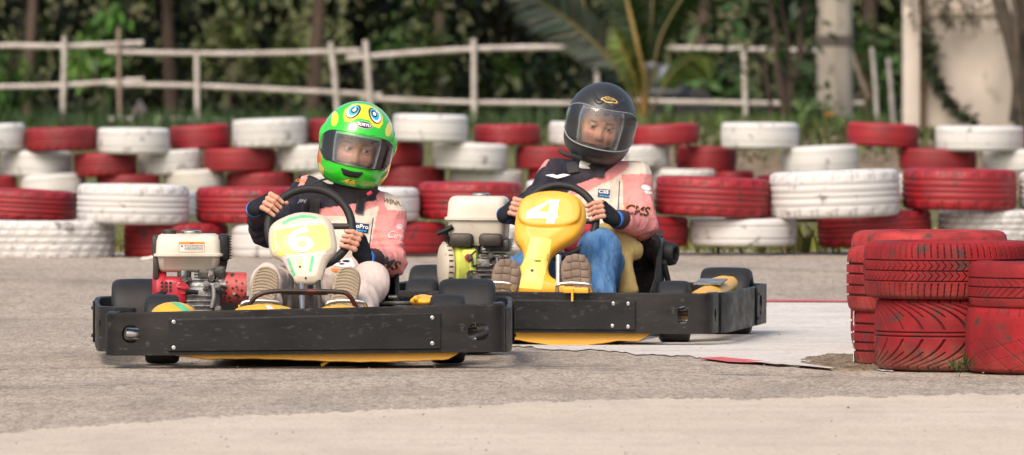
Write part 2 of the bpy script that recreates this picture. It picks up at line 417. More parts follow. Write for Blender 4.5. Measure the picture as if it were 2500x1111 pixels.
# ================================================================== GROUND
def ground_mat(name, base, c2, c3, bs=140., fine=.5, stretch=(1,1,1), bump=.5, big=.35, ystr=1., streak=0.):
    m = mk(name, base, .9, c2=c2, nscale=big, namt=.7, c3=None, bump=bump, bscale=bs, spec=.15, stretch=stretch, bdist=.006)
    nt = m.node_tree; N = nt.nodes; L = nt.links; b = N['Principled BSDF']
    src = b.inputs['Base Color'].links[0].from_socket
    tc0 = [n for n in N if n.type == 'TEX_COORD'][0]; tc = N.new('ShaderNodeMapping'); tc.inputs['Scale'].default_value = (1,ystr,1); L.new(tc0.outputs['Object'], tc.inputs['Vector'])
    for sc, lo, hi, amt, cc in ((bs, .44, .62, fine, c3), (bs*.22, .52, .62, fine*.55, c3), (3.2, .5, .72, .35, c3)):
        n = N.new('ShaderNodeTexNoise'); n.inputs['Scale'].default_value = sc; n.inputs['Detail'].default_value = 3; L.new(tc.outputs[0], n.inputs['Vector'])
        r = N.new('ShaderNodeMapRange'); r.inputs['From Min'].default_value = lo; r.inputs['From Max'].default_value = hi; r.inputs['To Max'].default_value = amt
        mx = N.new('ShaderNodeMix'); mx.data_type = 'RGBA'; L.new(n.outputs['Fac'], r.inputs['Value']); L.new(r.outputs[0], mx.inputs['Factor'])
        L.new(src, mx.inputs['A']); mx.inputs['B'].default_value = (*cc, 1); src = mx.outputs['Result']
    if streak:      # worn, rubbered-in bands along the driving line
        for sx, sy, sc, am in ((.10,1.3,1.0,streak),(.35,5.,1.0,streak*.6)):
            mp = N.new('ShaderNodeMapping'); mp.inputs['Scale'].default_value = (sx,sy,1); mp.inputs['Rotation'].default_value = (0,0,.06); L.new(tc0.outputs['Object'], mp.inputs['Vector'])
            n = N.new('ShaderNodeTexNoise'); n.inputs['Scale'].default_value = sc; n.inputs['Detail'].default_value = 5; L.new(mp.outputs[0], n.inputs['Vector'])
            r = N.new('ShaderNodeMapRange'); r.inputs['From Min'].default_value = .50; r.inputs['From Max'].default_value = .72; r.inputs['To Max'].default_value = am
            mx = N.new('ShaderNodeMix'); mx.data_type = 'RGBA'; L.new(n.outputs['Fac'], r.inputs['Value']); L.new(r.outputs[0], mx.inputs['Factor'])
            L.new(src, mx.inputs['A']); mx.inputs['B'].default_value = (*[.5*q for q in base], 1); src = mx.outputs['Result']
    L.new(src, b.inputs['Base Color'])
    return m
M_asph = ground_mat('pale_worn_asphalt', (.44,.375,.305), (.36,.305,.25), (.13,.105,.085), 115, .66, ystr=.20, streak=.5)
M_conc = ground_mat('smooth_beige_concrete', (.53,.455,.37), (.46,.39,.31), (.33,.28,.23), 75, .38, ystr=.22, streak=.25, bump=.15, big=.6)
M_wconc = ground_mat('whitewashed_concrete', (.58,.55,.51), (.48,.45,.415), (.30,.26,.22), 40, .4, bump=.2, big=1.1)
M_soil = ground_mat('dry_soil', (.26,.20,.14), (.16,.12,.08), (.05,.035,.02), 30, .7, bump=1)
M_grassg = ground_mat('grassy_soil', (.14,.15,.05), (.10,.075,.04), (.03,.04,.012), 12, .6, bump=1)
M_kerbred = mk('red_kerb_paint', (.52,.05,.06), .7, c2=(.40,.12,.10), nscale=6, namt=.6, c3=(.3,.26,.22), n3=30, lo3=.6, hi3=.7)

M_kerbw = mk('worn_white_kerb_paint', (.55,.50,.46), .8, c2=(.40,.33,.27), nscale=9, namt=.8, c3=(.45,.12,.10), n3=6)
def sheet(name, pts, z, m, kind='structure', thick=0.):
    bm = BM(); vs = [bm.verts.new((p[0], p[1], z)) for p in pts]
    tri = tessellate_polygon([[Vector((p[0], p[1], 0)) for p in pts]])
    for t in tri: bm.faces.new([vs[i] for i in t])
    bm.normal_update()
    for f in bm.faces:
        if f.normal.z < 0: f.normal_flip()
    me = bpy.data.meshes.new(name); bm.to_mesh(me); bm.free()
    o = link(name, me, m); o['kind'] = kind; return o
def gpath(pts, n=8, jit=0.):
    pp = smooth_path([G(*p) for p in pts], n)
    if jit:
        q = []
        for a, b in zip(pp[:-1], pp[1:]):
            for k in range(7): q.append(a.lerp(b, k/7))
        pp = [p+Vector((random.uniform(-jit,jit), random.uniform(-jit,jit)*8+jit*6*(math.sin(p.x*5.1)+.7*math.sin(p.x*13.3+1)+.5*math.sin(p.x*31)), 0)) for p in q]
    return pp
# big ground sheet, with a low bank rising behind the far tyres
def terrain():
    xs = np.concatenate([np.linspace(-400,-30,12), np.linspace(-26,26,105), np.linspace(30,400,12)]); ys = np.concatenate([np.linspace(-40,68,12), np.linspace(70,160,130), np.linspace(170,800,14)])
    V, Fc = [], []
    for y in ys:
        for x in xs:
            z = -.012
            if y > 71:
                t = min((y-71)/3.5, 1); t = t*t*(3-2*t)
                z += t*(.30+.05*math.sin(x*2.1)*math.cos(y*1.3)) + (random.uniform(-.03,.03) if y < 120 and t > .1 else 0)
                z -= min(max(y-80,0)/30,1)*.18
            if y > 135: z += (y-135)*.12 if y < 230 else 11.4
            V.append((x, y, z))
    nx = len(xs)
    for j in range(len(ys)-1):
        for i in range(nx-1): Fc.append((j*nx+i, j*nx+i+1, (j+1)*nx+i+1, (j+1)*nx+i))
    me = npmesh('ground', np.array(V), np.array(Fc)); o = link('ground', me, M_grassg); tag(o, kind='structure')
terrain()
# track of worn asphalt (to just under the nearer tyre wall)
sheet('track_asphalt', [(-60,-40), (60,-40), (60,54.5), (14,54.0), (6,53.2), (0,52.6), (-4,52.3), (-60,52)], -.004, M_asph)
near = [(-5000,1190),(-2500,1150),(-900,1100),(-300,1072),(0,1055),(400,1028),(900,1002),(1250,985),(1800,972),(2500,965),(3300,962),(5200,958),(7600,957)]
pp = gpath(near, 8, .012)
sheet('concrete_apron', [(pp[0].x, -40)] + [(p.x, p.y) for p in pp] + [(pp[-1].x, -40)], 0.0, M_conc)
def runoff():
    lo_ = [(1000,812),(1050,826),(1180,842),(1320,850),(1500,858),(1700,872),(1850,884),(1960,893),(2060,900),(2180,903),(4300,905)]
    hi_ = [(1000,800),(1150,776),(1450,756),(1700,742),(1870,738),(2080,739),(2400,742),(2900,748),(4300,760)]
    xs = np.linspace(1000, 4300, 420); bm = BM(); prev = None
    for x in xs:
        a = G(x, float(np.interp(x, *zip(*lo_)))); b = G(x, float(np.interp(x, *zip(*hi_)))); e = .10*(math.sin(x*.031)+.7*math.sin(x*.083+1)+.5*math.sin(x*.21))+random.uniform(-.08,.08)
        q = (bm.verts.new((a.x, a.y+e, 0)), bm.verts.new((b.x, b.y, 0)))
        if prev: bm.faces.new((prev[0], q[0], q[1], prev[1]))
        prev = q
    me = bpy.data.meshes.new('white_runoff'); bm.to_mesh(me); bm.free(); o = link('white_runoff', me, M_wconc); o['kind'] = 'structure'
runoff()
# red kerb line at the far edge of the run-off and the red and white kerb at the near edge
def ribbon(name, pts, w, z, m):
    pp = gpath(pts, 6); bm = BM(); prev = None
    for p in pp:
        a = bm.verts.new((p.x, p.y, z)); b = bm.verts.new((p.x, p.y+w, z))
        if prev: bm.faces.new((prev[0], a, b, prev[1]))
        prev = (a, b)
    me = bpy.data.meshes.new(name); bm.to_mesh(me); bm.free(); o = link(name, me, m); o['kind'] = 'structure'; return o
ribbon('red_edge_line', [(1700,742.2),(1870,738.2),(2100,739.2),(2500,743)], .30, .004, M_kerbred)
k1 = [G(1705,876), G(1760,874), G(1830,880), G(1905,888), G(1860,889), G(1780,886)]
sheet('red_kerb_marking', [(p.x,p.y) for p in k1], .004, M_kerbred)
k2 = [G(1820,886), G(1905,888), G(1935,893), G(1900,894)]
sheet('white_kerb_marking', [(p.x,p.y) for p in k2], .008, M_kerbw)
k3 = [G(1925,890), G(1990,895), G(2035,901), G(2028,903), G(1950,896)]
sheet('kerb_marking', [(p.x,p.y) for p in k3], .006, M_kerbw)
# crumbling soil heap by the tyres
def soil():
    cx, cy = G(2045,888).x, G(2045,888).y; nx, ny = 90, 50; V, Fc = [], []
    for j in range(ny):
        for i in range(nx):
            x = -.30+i*.6/(nx-1)*1.0; y = -1.0+j*2.4/(ny-1)
            e = 1-((x-.05)/.16+.12*math.sin(y*5))**2-((y-.2)/.85)**2
            z = max(e, -.3)*.012+random.uniform(-.004,.004)*(1 if e > 0 else .3)+.004*math.sin(x*40+y*9)
            V.append((cx+x, cy+y, z if e > -.05 else -.02))
    for j in range(ny-1):
        for i in range(nx-1): Fc.append((j*nx+i, j*nx+i+1, (j+1)*nx+i+1, (j+1)*nx+i))
    o = link('soil_patch', npmesh('soil_patch', np.array(V), np.array(Fc)), M_soil, smooth=False); tag(o, kind='stuff')
    tag(o, 'crumbled brown soil spilling beside the foreground tyres', 'soil')
soil()

# ================================================================== TYRES
M_tred = mk('red_tyre_paint', (1,1,1), .55, attr=True, c2=(.20,.012,.016), nscale=5, namt=.55, c3=(.05,.02,.02), n3=16, lo3=.60, hi3=.72, bump=.3, bscale=70, bdist=.004, rvar=.1)
M_tred2 = mk('dull_red_tyre_paint', (1,1,1), .6, attr=True, c2=(.12,.01,.014), nscale=4, namt=.7, bump=.3, bscale=70, bdist=.004)
M_twht = mk('white_tyre_paint', (1,1,1), .6, attr=True, c2=(.50,.48,.46), nscale=4, namt=.6, c3=(.16,.145,.135), n3=13, lo3=.60, hi3=.72, bump=.3, bscale=60, bdist=.004)
M_twht2 = mk('dirty_white_tyre_paint', (1,1,1), .65, attr=True, c2=(.42,.38,.31), nscale=4, namt=.75, bump=.3, bscale=60, bdist=.004)
def tyre_np(Rr, w, tread, paint, dark, nth=180, nz=26, depth=.008, bead=.62, extra=None):
    """lathe with tread(theta, v)->0..1 groove depth, v in -1..1 across the tread"""
    vt = np.linspace(-1, 1, nz); prof = []
    hw = w/2
    for v in vt:       # tread band
        prof.append((Rr-.008*abs(v)**4, v*hw*.86, v))
    sh = [(Rr-.017, hw*.94), (Rr-.034, hw*.99), (Rr-.070, hw*1.0), (Rr-.10, hw*.95), (Rr*bead+.012, hw*.80), (Rr*bead, hw*.70), (Rr*bead+.004, hw*.60), (Rr-.06, hw*.72), (Rr-.03, hw*.45)]
    top = [(r, z, None) for r, z in sh]; bot = [(r, -z, None) for r, z in sh]
    full = prof+top+bot[::-1]
    n = len(full); th = np.arange(nth)*2*np.pi/nth
    V = np.zeros((n, nth, 3)); C = np.zeros((n, nth, 3)); paint = np.array(paint); dark = np.array(dark)
    for i, (r, z, v) in enumerate(full):
        g = np.zeros(nth)
        if v is not None: g = np.clip(tread(th, v, z), 0, 1)
        elif i in (nz, n-1): g = np.clip(tread(th, 1.05 if i == nz else -1.05, z), 0, 1)*.6
        rr = r-g*depth
        V[i,:,0] = rr*np.cos(th); V[i,:,1] = rr*np.sin(th); V[i,:,2] = z
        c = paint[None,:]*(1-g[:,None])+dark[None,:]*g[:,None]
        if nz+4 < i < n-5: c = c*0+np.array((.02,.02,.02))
        if extra is not None: c = extra(th, v, z, c)
        C[i] = c
    idx = np.arange(n*nth).reshape(n, nth); A = idx; B = np.roll(idx, -1, 0); Fc = np.stack([A, np.roll(A,-1,1), np.roll(B,-1,1), B], -1).reshape(-1, 4)
    V[...,2] += hw
    return V.reshape(-1,3), Fc, C.reshape(-1,3)
def gr(v, c, w): return (np.abs(v-c) < w)*1.
def tread_ribs(th, v, z):
    g = 0*th
    for c in (-.55,-.18,.18,.55): g = np.maximum(g, gr(v+0*th, c, .05))
    if abs(v) > .62: g = np.maximum(g, (np.mod(th*62/(2*np.pi)+.3*v, 1) < .22)*.9)
    return g
def tread_blocks(th, v, z):
    g = 0*th
    for c in (-.6,-.2,.2,.6): g = np.maximum(g, gr(v+0*th, c, .06))
    off = .5*(int((v+1.2)/.4) % 2)
    return np.maximum(g, (np.mod(th*60/(2*np.pi)+off+.4*v, 1) < .25)*1.)
def tread_plain(th, v, z):
    g = 0*th
    for c in (-.5,0,.5): g = np.maximum(g, gr(v+0*th, c, .045))
    return g*.8
PD = {}
def wall_mesh(kind, Rr, w, paint):
    key = (kind, round(Rr,3), round(w,3), paint)
    if key not in PD:
        pc = RED if paint in 'rR' else WHITE
        dk = tuple(.30*c for c in pc) if paint in 'rR' else (.32,.31,.30)
        tf = {'ribs': tread_ribs, 'blocks': tread_blocks, 'plain': tread_plain}[kind]
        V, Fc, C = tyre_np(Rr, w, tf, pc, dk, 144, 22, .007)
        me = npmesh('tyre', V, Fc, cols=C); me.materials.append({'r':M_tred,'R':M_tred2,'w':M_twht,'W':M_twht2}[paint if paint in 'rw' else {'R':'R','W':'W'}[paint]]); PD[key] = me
    return PD[key]
ORD = ['first','second','third','fourth','fifth','sixth','seventh','eighth','ninth','tenth','eleventh','twelfth','thirteenth','fourteenth']
def put_tyres(rows, Y, gname, wallname, sizes):
    for rname, row in rows:
        cnt = {'red':0, 'white':0}
        for it in row:
            x0, x1, y0, y1, c = it[:5]; kind = it[5] if len(it) > 5 else random.choice(('ribs','plain','ribs')); dY = it[6] if len(it) > 6 else 0
            Yt = Y+dY+((.35*random.uniform(-.1,.1)))
            s = F/Yt; Rr = (x1-x0)/s/2; w = (y1-y0)/s
            Rr = min(sizes, key=lambda q: abs(q-Rr)) if abs(min(sizes, key=lambda q: abs(q-Rr))-Rr) < .012 else round(Rr,2)
            w = round(w*1.0/.01)*.01
            cc = 'red' if c in 'rR' else 'white'
            me = wall_mesh(kind, Rr, w, c)
            o = bpy.data.objects.new('tyre', me); col.objects.link(o)
            ptop = P((x0+x1)/2, (y0+y1)/2, Yt)
            tilt = it[7] if len(it) > 7 else random.uniform(-2.2,2.2)
            o.location = (ptop.x, Yt+Rr*.0, ptop.z-w/2); o.rotation_euler = (R(random.uniform(-1,1)), R(tilt), random.uniform(0,6.28))
            if tilt: # keep tilt in the picture plane
                o.rotation_euler = (Matrix.Rotation(R(tilt),4,'Y') @ Matrix.Rotation(random.uniform(0,6.28),4,'Z')).to_euler()
            look = {'r':'bright red','R':'dull dark red','w':'white','W':'grimy white'}[c]
            n = ORD[cnt[cc]]; cnt[cc] += 1
            extra = {'blocks':' with blocky tread','ribs':' with ribbed tread','plain':''}[kind] if Y < 60 else ''
            tag(o, f'{look} tyre, {n} {cc} one from left, {rname} row of {wallname}'.replace('single row of tyres','low row'), 'tyre', gname)
# nearer wall, two rows
put_tyres([
 ('bottom', [(-40,281,537,632,'w','blocks',0,0), (300,560,545,630,'r','ribs',.1,0), (562,840,546,628,'w','plain',0,-1), (842,1090,540,620,'r','plain',.2,.5), (1092,1340,540,612,'w','plain',.3,0), (1408,1680,528,600,'r','plain',.5,.5), (1683,1945,532,600,'w','plain',.5,0), (1998,2276,517,598,'r','ribs',.7,-3.0), (2288,2570,512,592,'w','blocks',.8,.5)]),
 ('upper', [(-95,188,462,538,'R','ribs',.3,3.0), (187,462,450,546,'w','ribs',0,1), (478,752,458,543,'r','ribs',.1,.3), (752,1022,458,541,'w','plain',.1,0), (1020,1277,444,536,'r','ribs',.2,.2), (1281,1595,440,535,'w','plain',.3,0), (1598,1878,432,529,'r','ribs',.5,2.2), (1880,2199,417,530,'w','ribs',.5,-1.8), (2201,2483,411,513,'r','ribs',.7,.8), (2486,2760,418,512,'w','ribs',.8,0)]),
], 51.0, 'painted tyres of the nearer wall', 'the nearer tyre wall', [.30,.31])
put_tyres([
 ('single', [(-40,75,492,538,'W','plain',0,0), (300,480,466,530,'w','plain',.2,0), (1850,2060,470,540,'R','plain',0,0)]),
], 52.0, 'tyres standing just behind the nearer wall', 'tyres behind the nearer wall', [.30])
# far wall, three rows
put_tyres([
 ('top', [(-120,62,303,370,'w'), (65,236,310,369,'R'), (236,415,312,377,'w','plain',-.1,.6), (415,566,304,366,'R','plain',.2,-3), (567,753,289,360,'w','ribs',-.1,-2), (753,915,290,350,'R'), (956,1143,279,347,'w','plain',-.3,1.5), (1155,1321,303,355,'r'), (1339,1500,298,356,'w'), (1535,1706,303,355,'r','plain',0,-3), (1761,1949,299,364,'w','plain',-.2,.5), (2068,2239,301,358,'R','plain',0,3), (2284,2500,308,369,'w','plain',-.1,.5), (2503,2680,305,365,'r')]),
 ('middle', [(0,175,367,433,'w','plain',.1,0), (180,337,372,431,'R'), (340,496,366,426,'w','ribs',.1,-3), (498,672,361,419,'R'), (674,850,352,418,'w'), (860,1034,346,406,'R'), (1055,1237,347,416,'w','plain',-.2,3), (1256,1420,358,415,'R'), (1452,1636,354,410,'w'), (1650,1797,357,418,'R','plain',.2,2), (1908,2098,356,421,'w','plain',-.2,-2.5), (2190,2388,362,416,'R','plain',0,1.5), (2398,2590,364,418,'w')]),
 ('lowest', [(-80,42,428,485,'R'), (50,213,424,482,'W','plain',0,-4), (235,390,424,482,'R'), (402,550,413,475,'W','plain',0,-3), (553,720,420,480,'R'), (722,900,420,480,'W'), (925,1087,405,462,'R'), (1095,1279,414,470,'W'), (1285,1450,415,472,'R'), (1455,1580,415,472,'W'), (1585,1745,411,470,'w'), (1748,1842,416,472,'R'), (1845,1990,428,485,'R'), (2070,2240,424,480,'W'), (2250,2420,420,478,'W')]),
], 69.0, 'painted tyres of the far wall', 'the far tyre wall', [.26,.27,.28])
# ---- foreground stack
def tread_A(th, v, z):      # two side rows of slots, centre ribs with zigzag sipes
    u = th*78/(2*np.pi)
    g = np.maximum.reduce([gr(v+0*th, c, .028) for c in (-.42,0,.42)])
    if abs(v) > .40: 
        sl = (np.mod(u+.35*abs(v), 1) < .17)
        g = np.maximum(g, sl*1.) if abs(v) > .5 else g
    else:
        g = np.maximum(g, (np.mod(u+ (abs(abs(v)-.2))*3.2, 1) < .13)*.8)
    return g
def tread_B(th, v, z):      # directional chevrons
    u = th*21/(2*np.pi); g = np.maximum(gr(v+0*th, -.07, .022), gr(v+0*th, .07, .022))
    if abs(v) > .14:
        w = .085 if abs(v) < .85 else .06
        ph = u - (1.9*(1-np.exp(-2.2*(1-min(abs(v),1)))))*1.1
        g = np.maximum(g, (np.mod(ph, 1) < w*1.4)*1.)
        if abs(v) > .55: g = np.maximum(g, (np.mod(ph+.5, 1) < w)*1.)
    return g
def tread_C(th, v, z):
    g = np.maximum.reduce([gr(v+0*th, c, .03) for c in (-.6,-.1,.35)])
    u = th*60/(2*np.pi)
    if abs(v+.35) < .2 or abs(v-.12) < .2: g = np.maximum(g, (np.mod(u+abs(v)*3, 1) < .10)*.7)
    return g
def tread_D(th, v, z):      # worn: thin net of curved lines low down
    u = th*20/(2*np.pi)
    g = 0*th
    if v < .05: g = np.maximum((np.mod(u+v*1.5, 1) < .06)*.55, (np.mod(u*.5-v*2.2, 1) < .035)*.45)
    if v > .82: g = (np.mod(u*2, 1) < .10)*.6
    return g
def tread_E(th, v, z):
    g = np.maximum.reduce([gr(v+0*th, c, .035) for c in (-.55,-.2,.2,.55)])
    u = th*56/(2*np.pi)
    return np.maximum(g, (np.mod(u+v*1.2, 1) < .12)*.8)
def fg_tyre(px_left, px_right, ybase, ytop, sz, tread, label, dirt=.0, white=False, depth=.008, tilt=0, paintc=(.27,.009,.013)):
    """sz: image scale (px/m) at the tyre's axis"""
    Y = F/sz; Rr = (px_right-px_left)/sz/2; w = (ybase-ytop)/sz
    x = ((px_left+px_right)/2-1250)/sz; z = H-(ybase-YH)/(F/(Y-Rr))
    z = H-(ybase-YH)/F*(Y-Rr)
    w = (ybase-ytop)/F*(Y-Rr)
    def extra(th, v, zz, c):
        c = c.copy()
        n = .5+.5*np.sin(th*13+zz*60)*np.sin(th*5.3-zz*31)
        if dirt:
            k = np.clip((-zz/w-.05)*2.0*dirt+.25*(n-.5), 0, .75)[..., None] if np.ndim(zz) else np.clip((-zz/w-.12)*2.6*dirt+.35*(n-.5)*dirt, 0, .7)[:, None]
            c = c*(1-k)+np.array((.20,.12,.085))*k
        if white and v is None and zz > 0.: c[:] = np.array((.62,.60,.57))
        if white and v is not None and v < -2: c[:] = np.array((.62,.60,.57))
        return c
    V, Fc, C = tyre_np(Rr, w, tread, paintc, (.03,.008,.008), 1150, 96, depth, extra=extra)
    me = npmesh('tyre', V, Fc, cols=C); o = link('tyre', me, M_fg); o.location = (x, Y, max(z, -.0)); o.rotation_euler = (0, R(tilt), random.uniform(0,6))
    tag(o, label, 'tyre', 'red tyres stacked in the foreground'); return o
M_fg = mk('red_painted_tyre', (1,1,1), .72, spec=.25, attr=True, c2=(.12,.010,.012), nscale=7, namt=.8, c3=(.06,.028,.024), n3=20, lo3=.56, hi3=.72, bump=.45, bscale=90, bdist=.003, rvar=.12)
fg_tyre(2135,2508,916,736,702,tread_B,'wide red tyre with V-shaped chevron tread and muddy foot, bottom of the middle foreground stack',1.0)
fg_tyre(2108,2524,733,592,702,tread_A,'red tyre with dense slotted side blocks, lying on top of the chevron-tread tyre',.35)
fg_tyre(2357,2760,922,757,708,tread_D,'worn red tyre with faint net-like grooves, lower right corner of the foreground stack',.25,depth=.004)
fg_tyre(2364,2770,758,640,708,tread_C,'narrow smooth-shouldered red tyre lying on the worn net-grooved tyre',.2,depth=.006)
fg_tyre(2083,2465,909,766,694,tread_E,'red tyre with a peeling white edge, low at the left back of the foreground stack',.6)
fg_tyre(2067,2462,767,604,694,tread_E,'faded red tyre with ribbed tread directly above the one with the white edge',.3,paintc=(.35,.028,.028))
fg_tyre(2077,2462,726,566,657,tread_plain,'flat-topped pale red tyre at the very back of the foreground stack',.1,paintc=(.37,.035,.035))
fg_tyre(2077,2462,866,728,657,tread_plain,'red tyre at the back of the foreground stack, under the flat-topped pale one',.5,paintc=(.28,.02,.02))

# peeling white edge on the low back tyre
def white_edge():
    o = [x for x in bpy.data.objects if x.get('label','').startswith('red tyre with a peeling white edge')][0]
    M = o.matrix_basis.to_3x3(); bm = BM(); R0 = .275; a0 = math.pi-.02
    rows = []
    for i in range(18):
        z = .012+.190*i/17; ring = []
        for k in range(5):
            a = a0-.16+.30*k/4+(random.uniform(-.03,.03) if k == 4 else 0)
            v = Vector((R0*math.cos(a), R0*math.sin(a), z)); ring.append(bm.verts.new(M.inverted() @ v))
        rows.append(ring)
    for A, B in zip(rows[:-1], rows[1:]):
        for k in range(4): bm.faces.new((A[k], A[k+1], B[k+1], B[k]))
    fin('white_edge', bm, M_whitew, o)
white_edge()

# thin rubber marks laid along the track
M_skid = mk('rubber_mark', (.16,.135,.115), .9)
def skidmat():
    nt = M_skid.node_tree; N = nt.nodes; L = nt.links; b = N['Principled BSDF']; tc = N.new('ShaderNodeTexCoord'); n = N.new('ShaderNodeTexNoise'); mp = N.new('ShaderNodeMapping'); mp.inputs['Scale'].default_value = (1.5,9,1)
    L.new(tc.outputs['Object'], mp.inputs['Vector']); L.new(mp.outputs[0], n.inputs['Vector']); n.inputs['Scale'].default_value = 2.2; n.inputs['Detail'].default_value = 6
    r = N.new('ShaderNodeMapRange'); r.inputs['From Min'].default_value = .45; r.inputs['From Max'].default_value = .68; r.inputs['To Max'].default_value = .55; L.new(n.outputs['Fac'], r.inputs['Value']); L.new(r.outputs[0], b.inputs['Alpha'])
skidmat()
for pts, w in (([(-300,690),(0,689),(180,690),(420,696)],.5), ([(1300,896),(1800,914),(2200,930),(2700,942)],.30), ([(-100,950),(500,938),(1100,908),(1500,893)],.35), ([(-100,905),(300,897),(700,903),(1300,880)],.22), ([(1300,640),(1700,652),(2100,668)],.6)):
    ribbon('rubber_mark', pts, w, .003, M_skid)
# ================================================================== GO-KARTS (local: front is -Y, right in the picture is +X, front axle at the origin)
def kart_tyre(bm, c, r, w, seg=64):
    c = Vector(c); h = w/2
    prof = [(r*.52,-h*.75),(r*.60,-h*.9),(r*.80,-h),(r*.90,-h*.97),(r*.965,-h*.86),(r*.99,-h*.70),(r,-h*.35),(r*1.003,0),(r,h*.35),(r*.99,h*.70),(r*.965,h*.86),(r*.90,h*.97),(r*.80,h),(r*.60,h*.9),(r*.52,h*.75)]
    prof = prof+[(r*.50,h*.5),(r*.50,-h*.5)]
    Mx = Matrix.Translation(c) @ frame_to((1,0,0)).to_4x4(); rings = []
    for (a, z) in prof: rings.append([bm.verts.new(Mx @ Vector((a*math.cos(2*math.pi*k/seg), a*math.sin(2*math.pi*k/seg), z))) for k in range(seg)])
    n = len(rings)
    for i in range(n):
        A, B = rings[i], rings[(i+1) % n]
        for k in range(seg): bm.faces.new((A[k], A[(k+1) % seg], B[(k+1) % seg], B[k]))
def wheel(root, c, r, w, steer=0.):
    wh = bpy.data.objects.new('wheel', None); col.objects.link(wh); wh.parent = root; wh.location = c; wh.rotation_euler = (0,0,steer)
    bm = BM(); kart_tyre(bm, (0,0,0), r, w); fin('tyre', bm, M_slick, wh, ang=60)
    bm = BM(); sd = 1 if c[0] > 0 else -1
    lathe(bm, [(.02,-.03),(r*.30,-.025),(r*.34,-w*.40),(r*.53,-w*.42),(r*.53,w*.42),(r*.34,w*.36),(r*.30,.02),(.02,.03)], (0,0,0), (1,0,0), 32)
    for k in range(3):
        a = 2.1*k; cyl(bm, (sd*.02, .03*math.cos(a), .03*math.sin(a)), (sd*.05, .03*math.cos(a), .03*math.sin(a)), .007, seg=8)
    fin('rim', bm, M_rim, wh)
def oval_x(cx, z, w, h, y0, y1, rot=0.):      # oval cutter through a plate, along y
    bm = BM(); poly = rrect(0, 0, w, h, min(w,h)*.48, 6)
    M = Matrix.Translation((cx, y0, z)) @ Matrix.Rotation(R(90), 4, 'X')
    prism(bm, poly, 0, y0-y1, Matrix.Translation((cx, y0, z)) @ Matrix.Rotation(rot,4,'Z') @ Matrix.Rotation(R(-90), 4, 'X') @ Matrix.Scale(-1,4,(0,0,1)))
    return bm
def cutter(cx, cy, z, w, h, depth, yaw):      # capsule-shaped prism whose axis lies along local y, turned by yaw
    bm = BM(); M = Matrix.Translation((cx,cy,z)) @ Matrix.Rotation(yaw,4,'Z') @ Matrix.Rotation(R(90),4,'X')
    prism(bm, rrect(0,0,w,h,min(w,h)*.47,6), -depth/2, depth/2, M); return bm
def plate_obj(name, path, z0, z1, th, lip, cuts, m, root, zf=None):
    bm = BM(); wall_strip(bm, path, z0, z1, th, lip, zf); bmesh.ops.recalc_face_normals(bm, faces=bm.faces)
    me = bpy.data.meshes.new(name); bm.to_mesh(me); bm.free()
    for c in cuts: me = bool_cut(me, c)
    me.name = name
    bm = BM(); bm.from_mesh(me); bpy.data.meshes.remove(me)
    return fin(name, bm, m, root, ang=35)
def arcpts(cx, cy, r, a0, a1, n=8): return [(cx+r*math.cos(R(a0+(a1-a0)*i/n)), cy+r*math.sin(R(a0+(a1-a0)*i/n))) for i in range(n+1)]

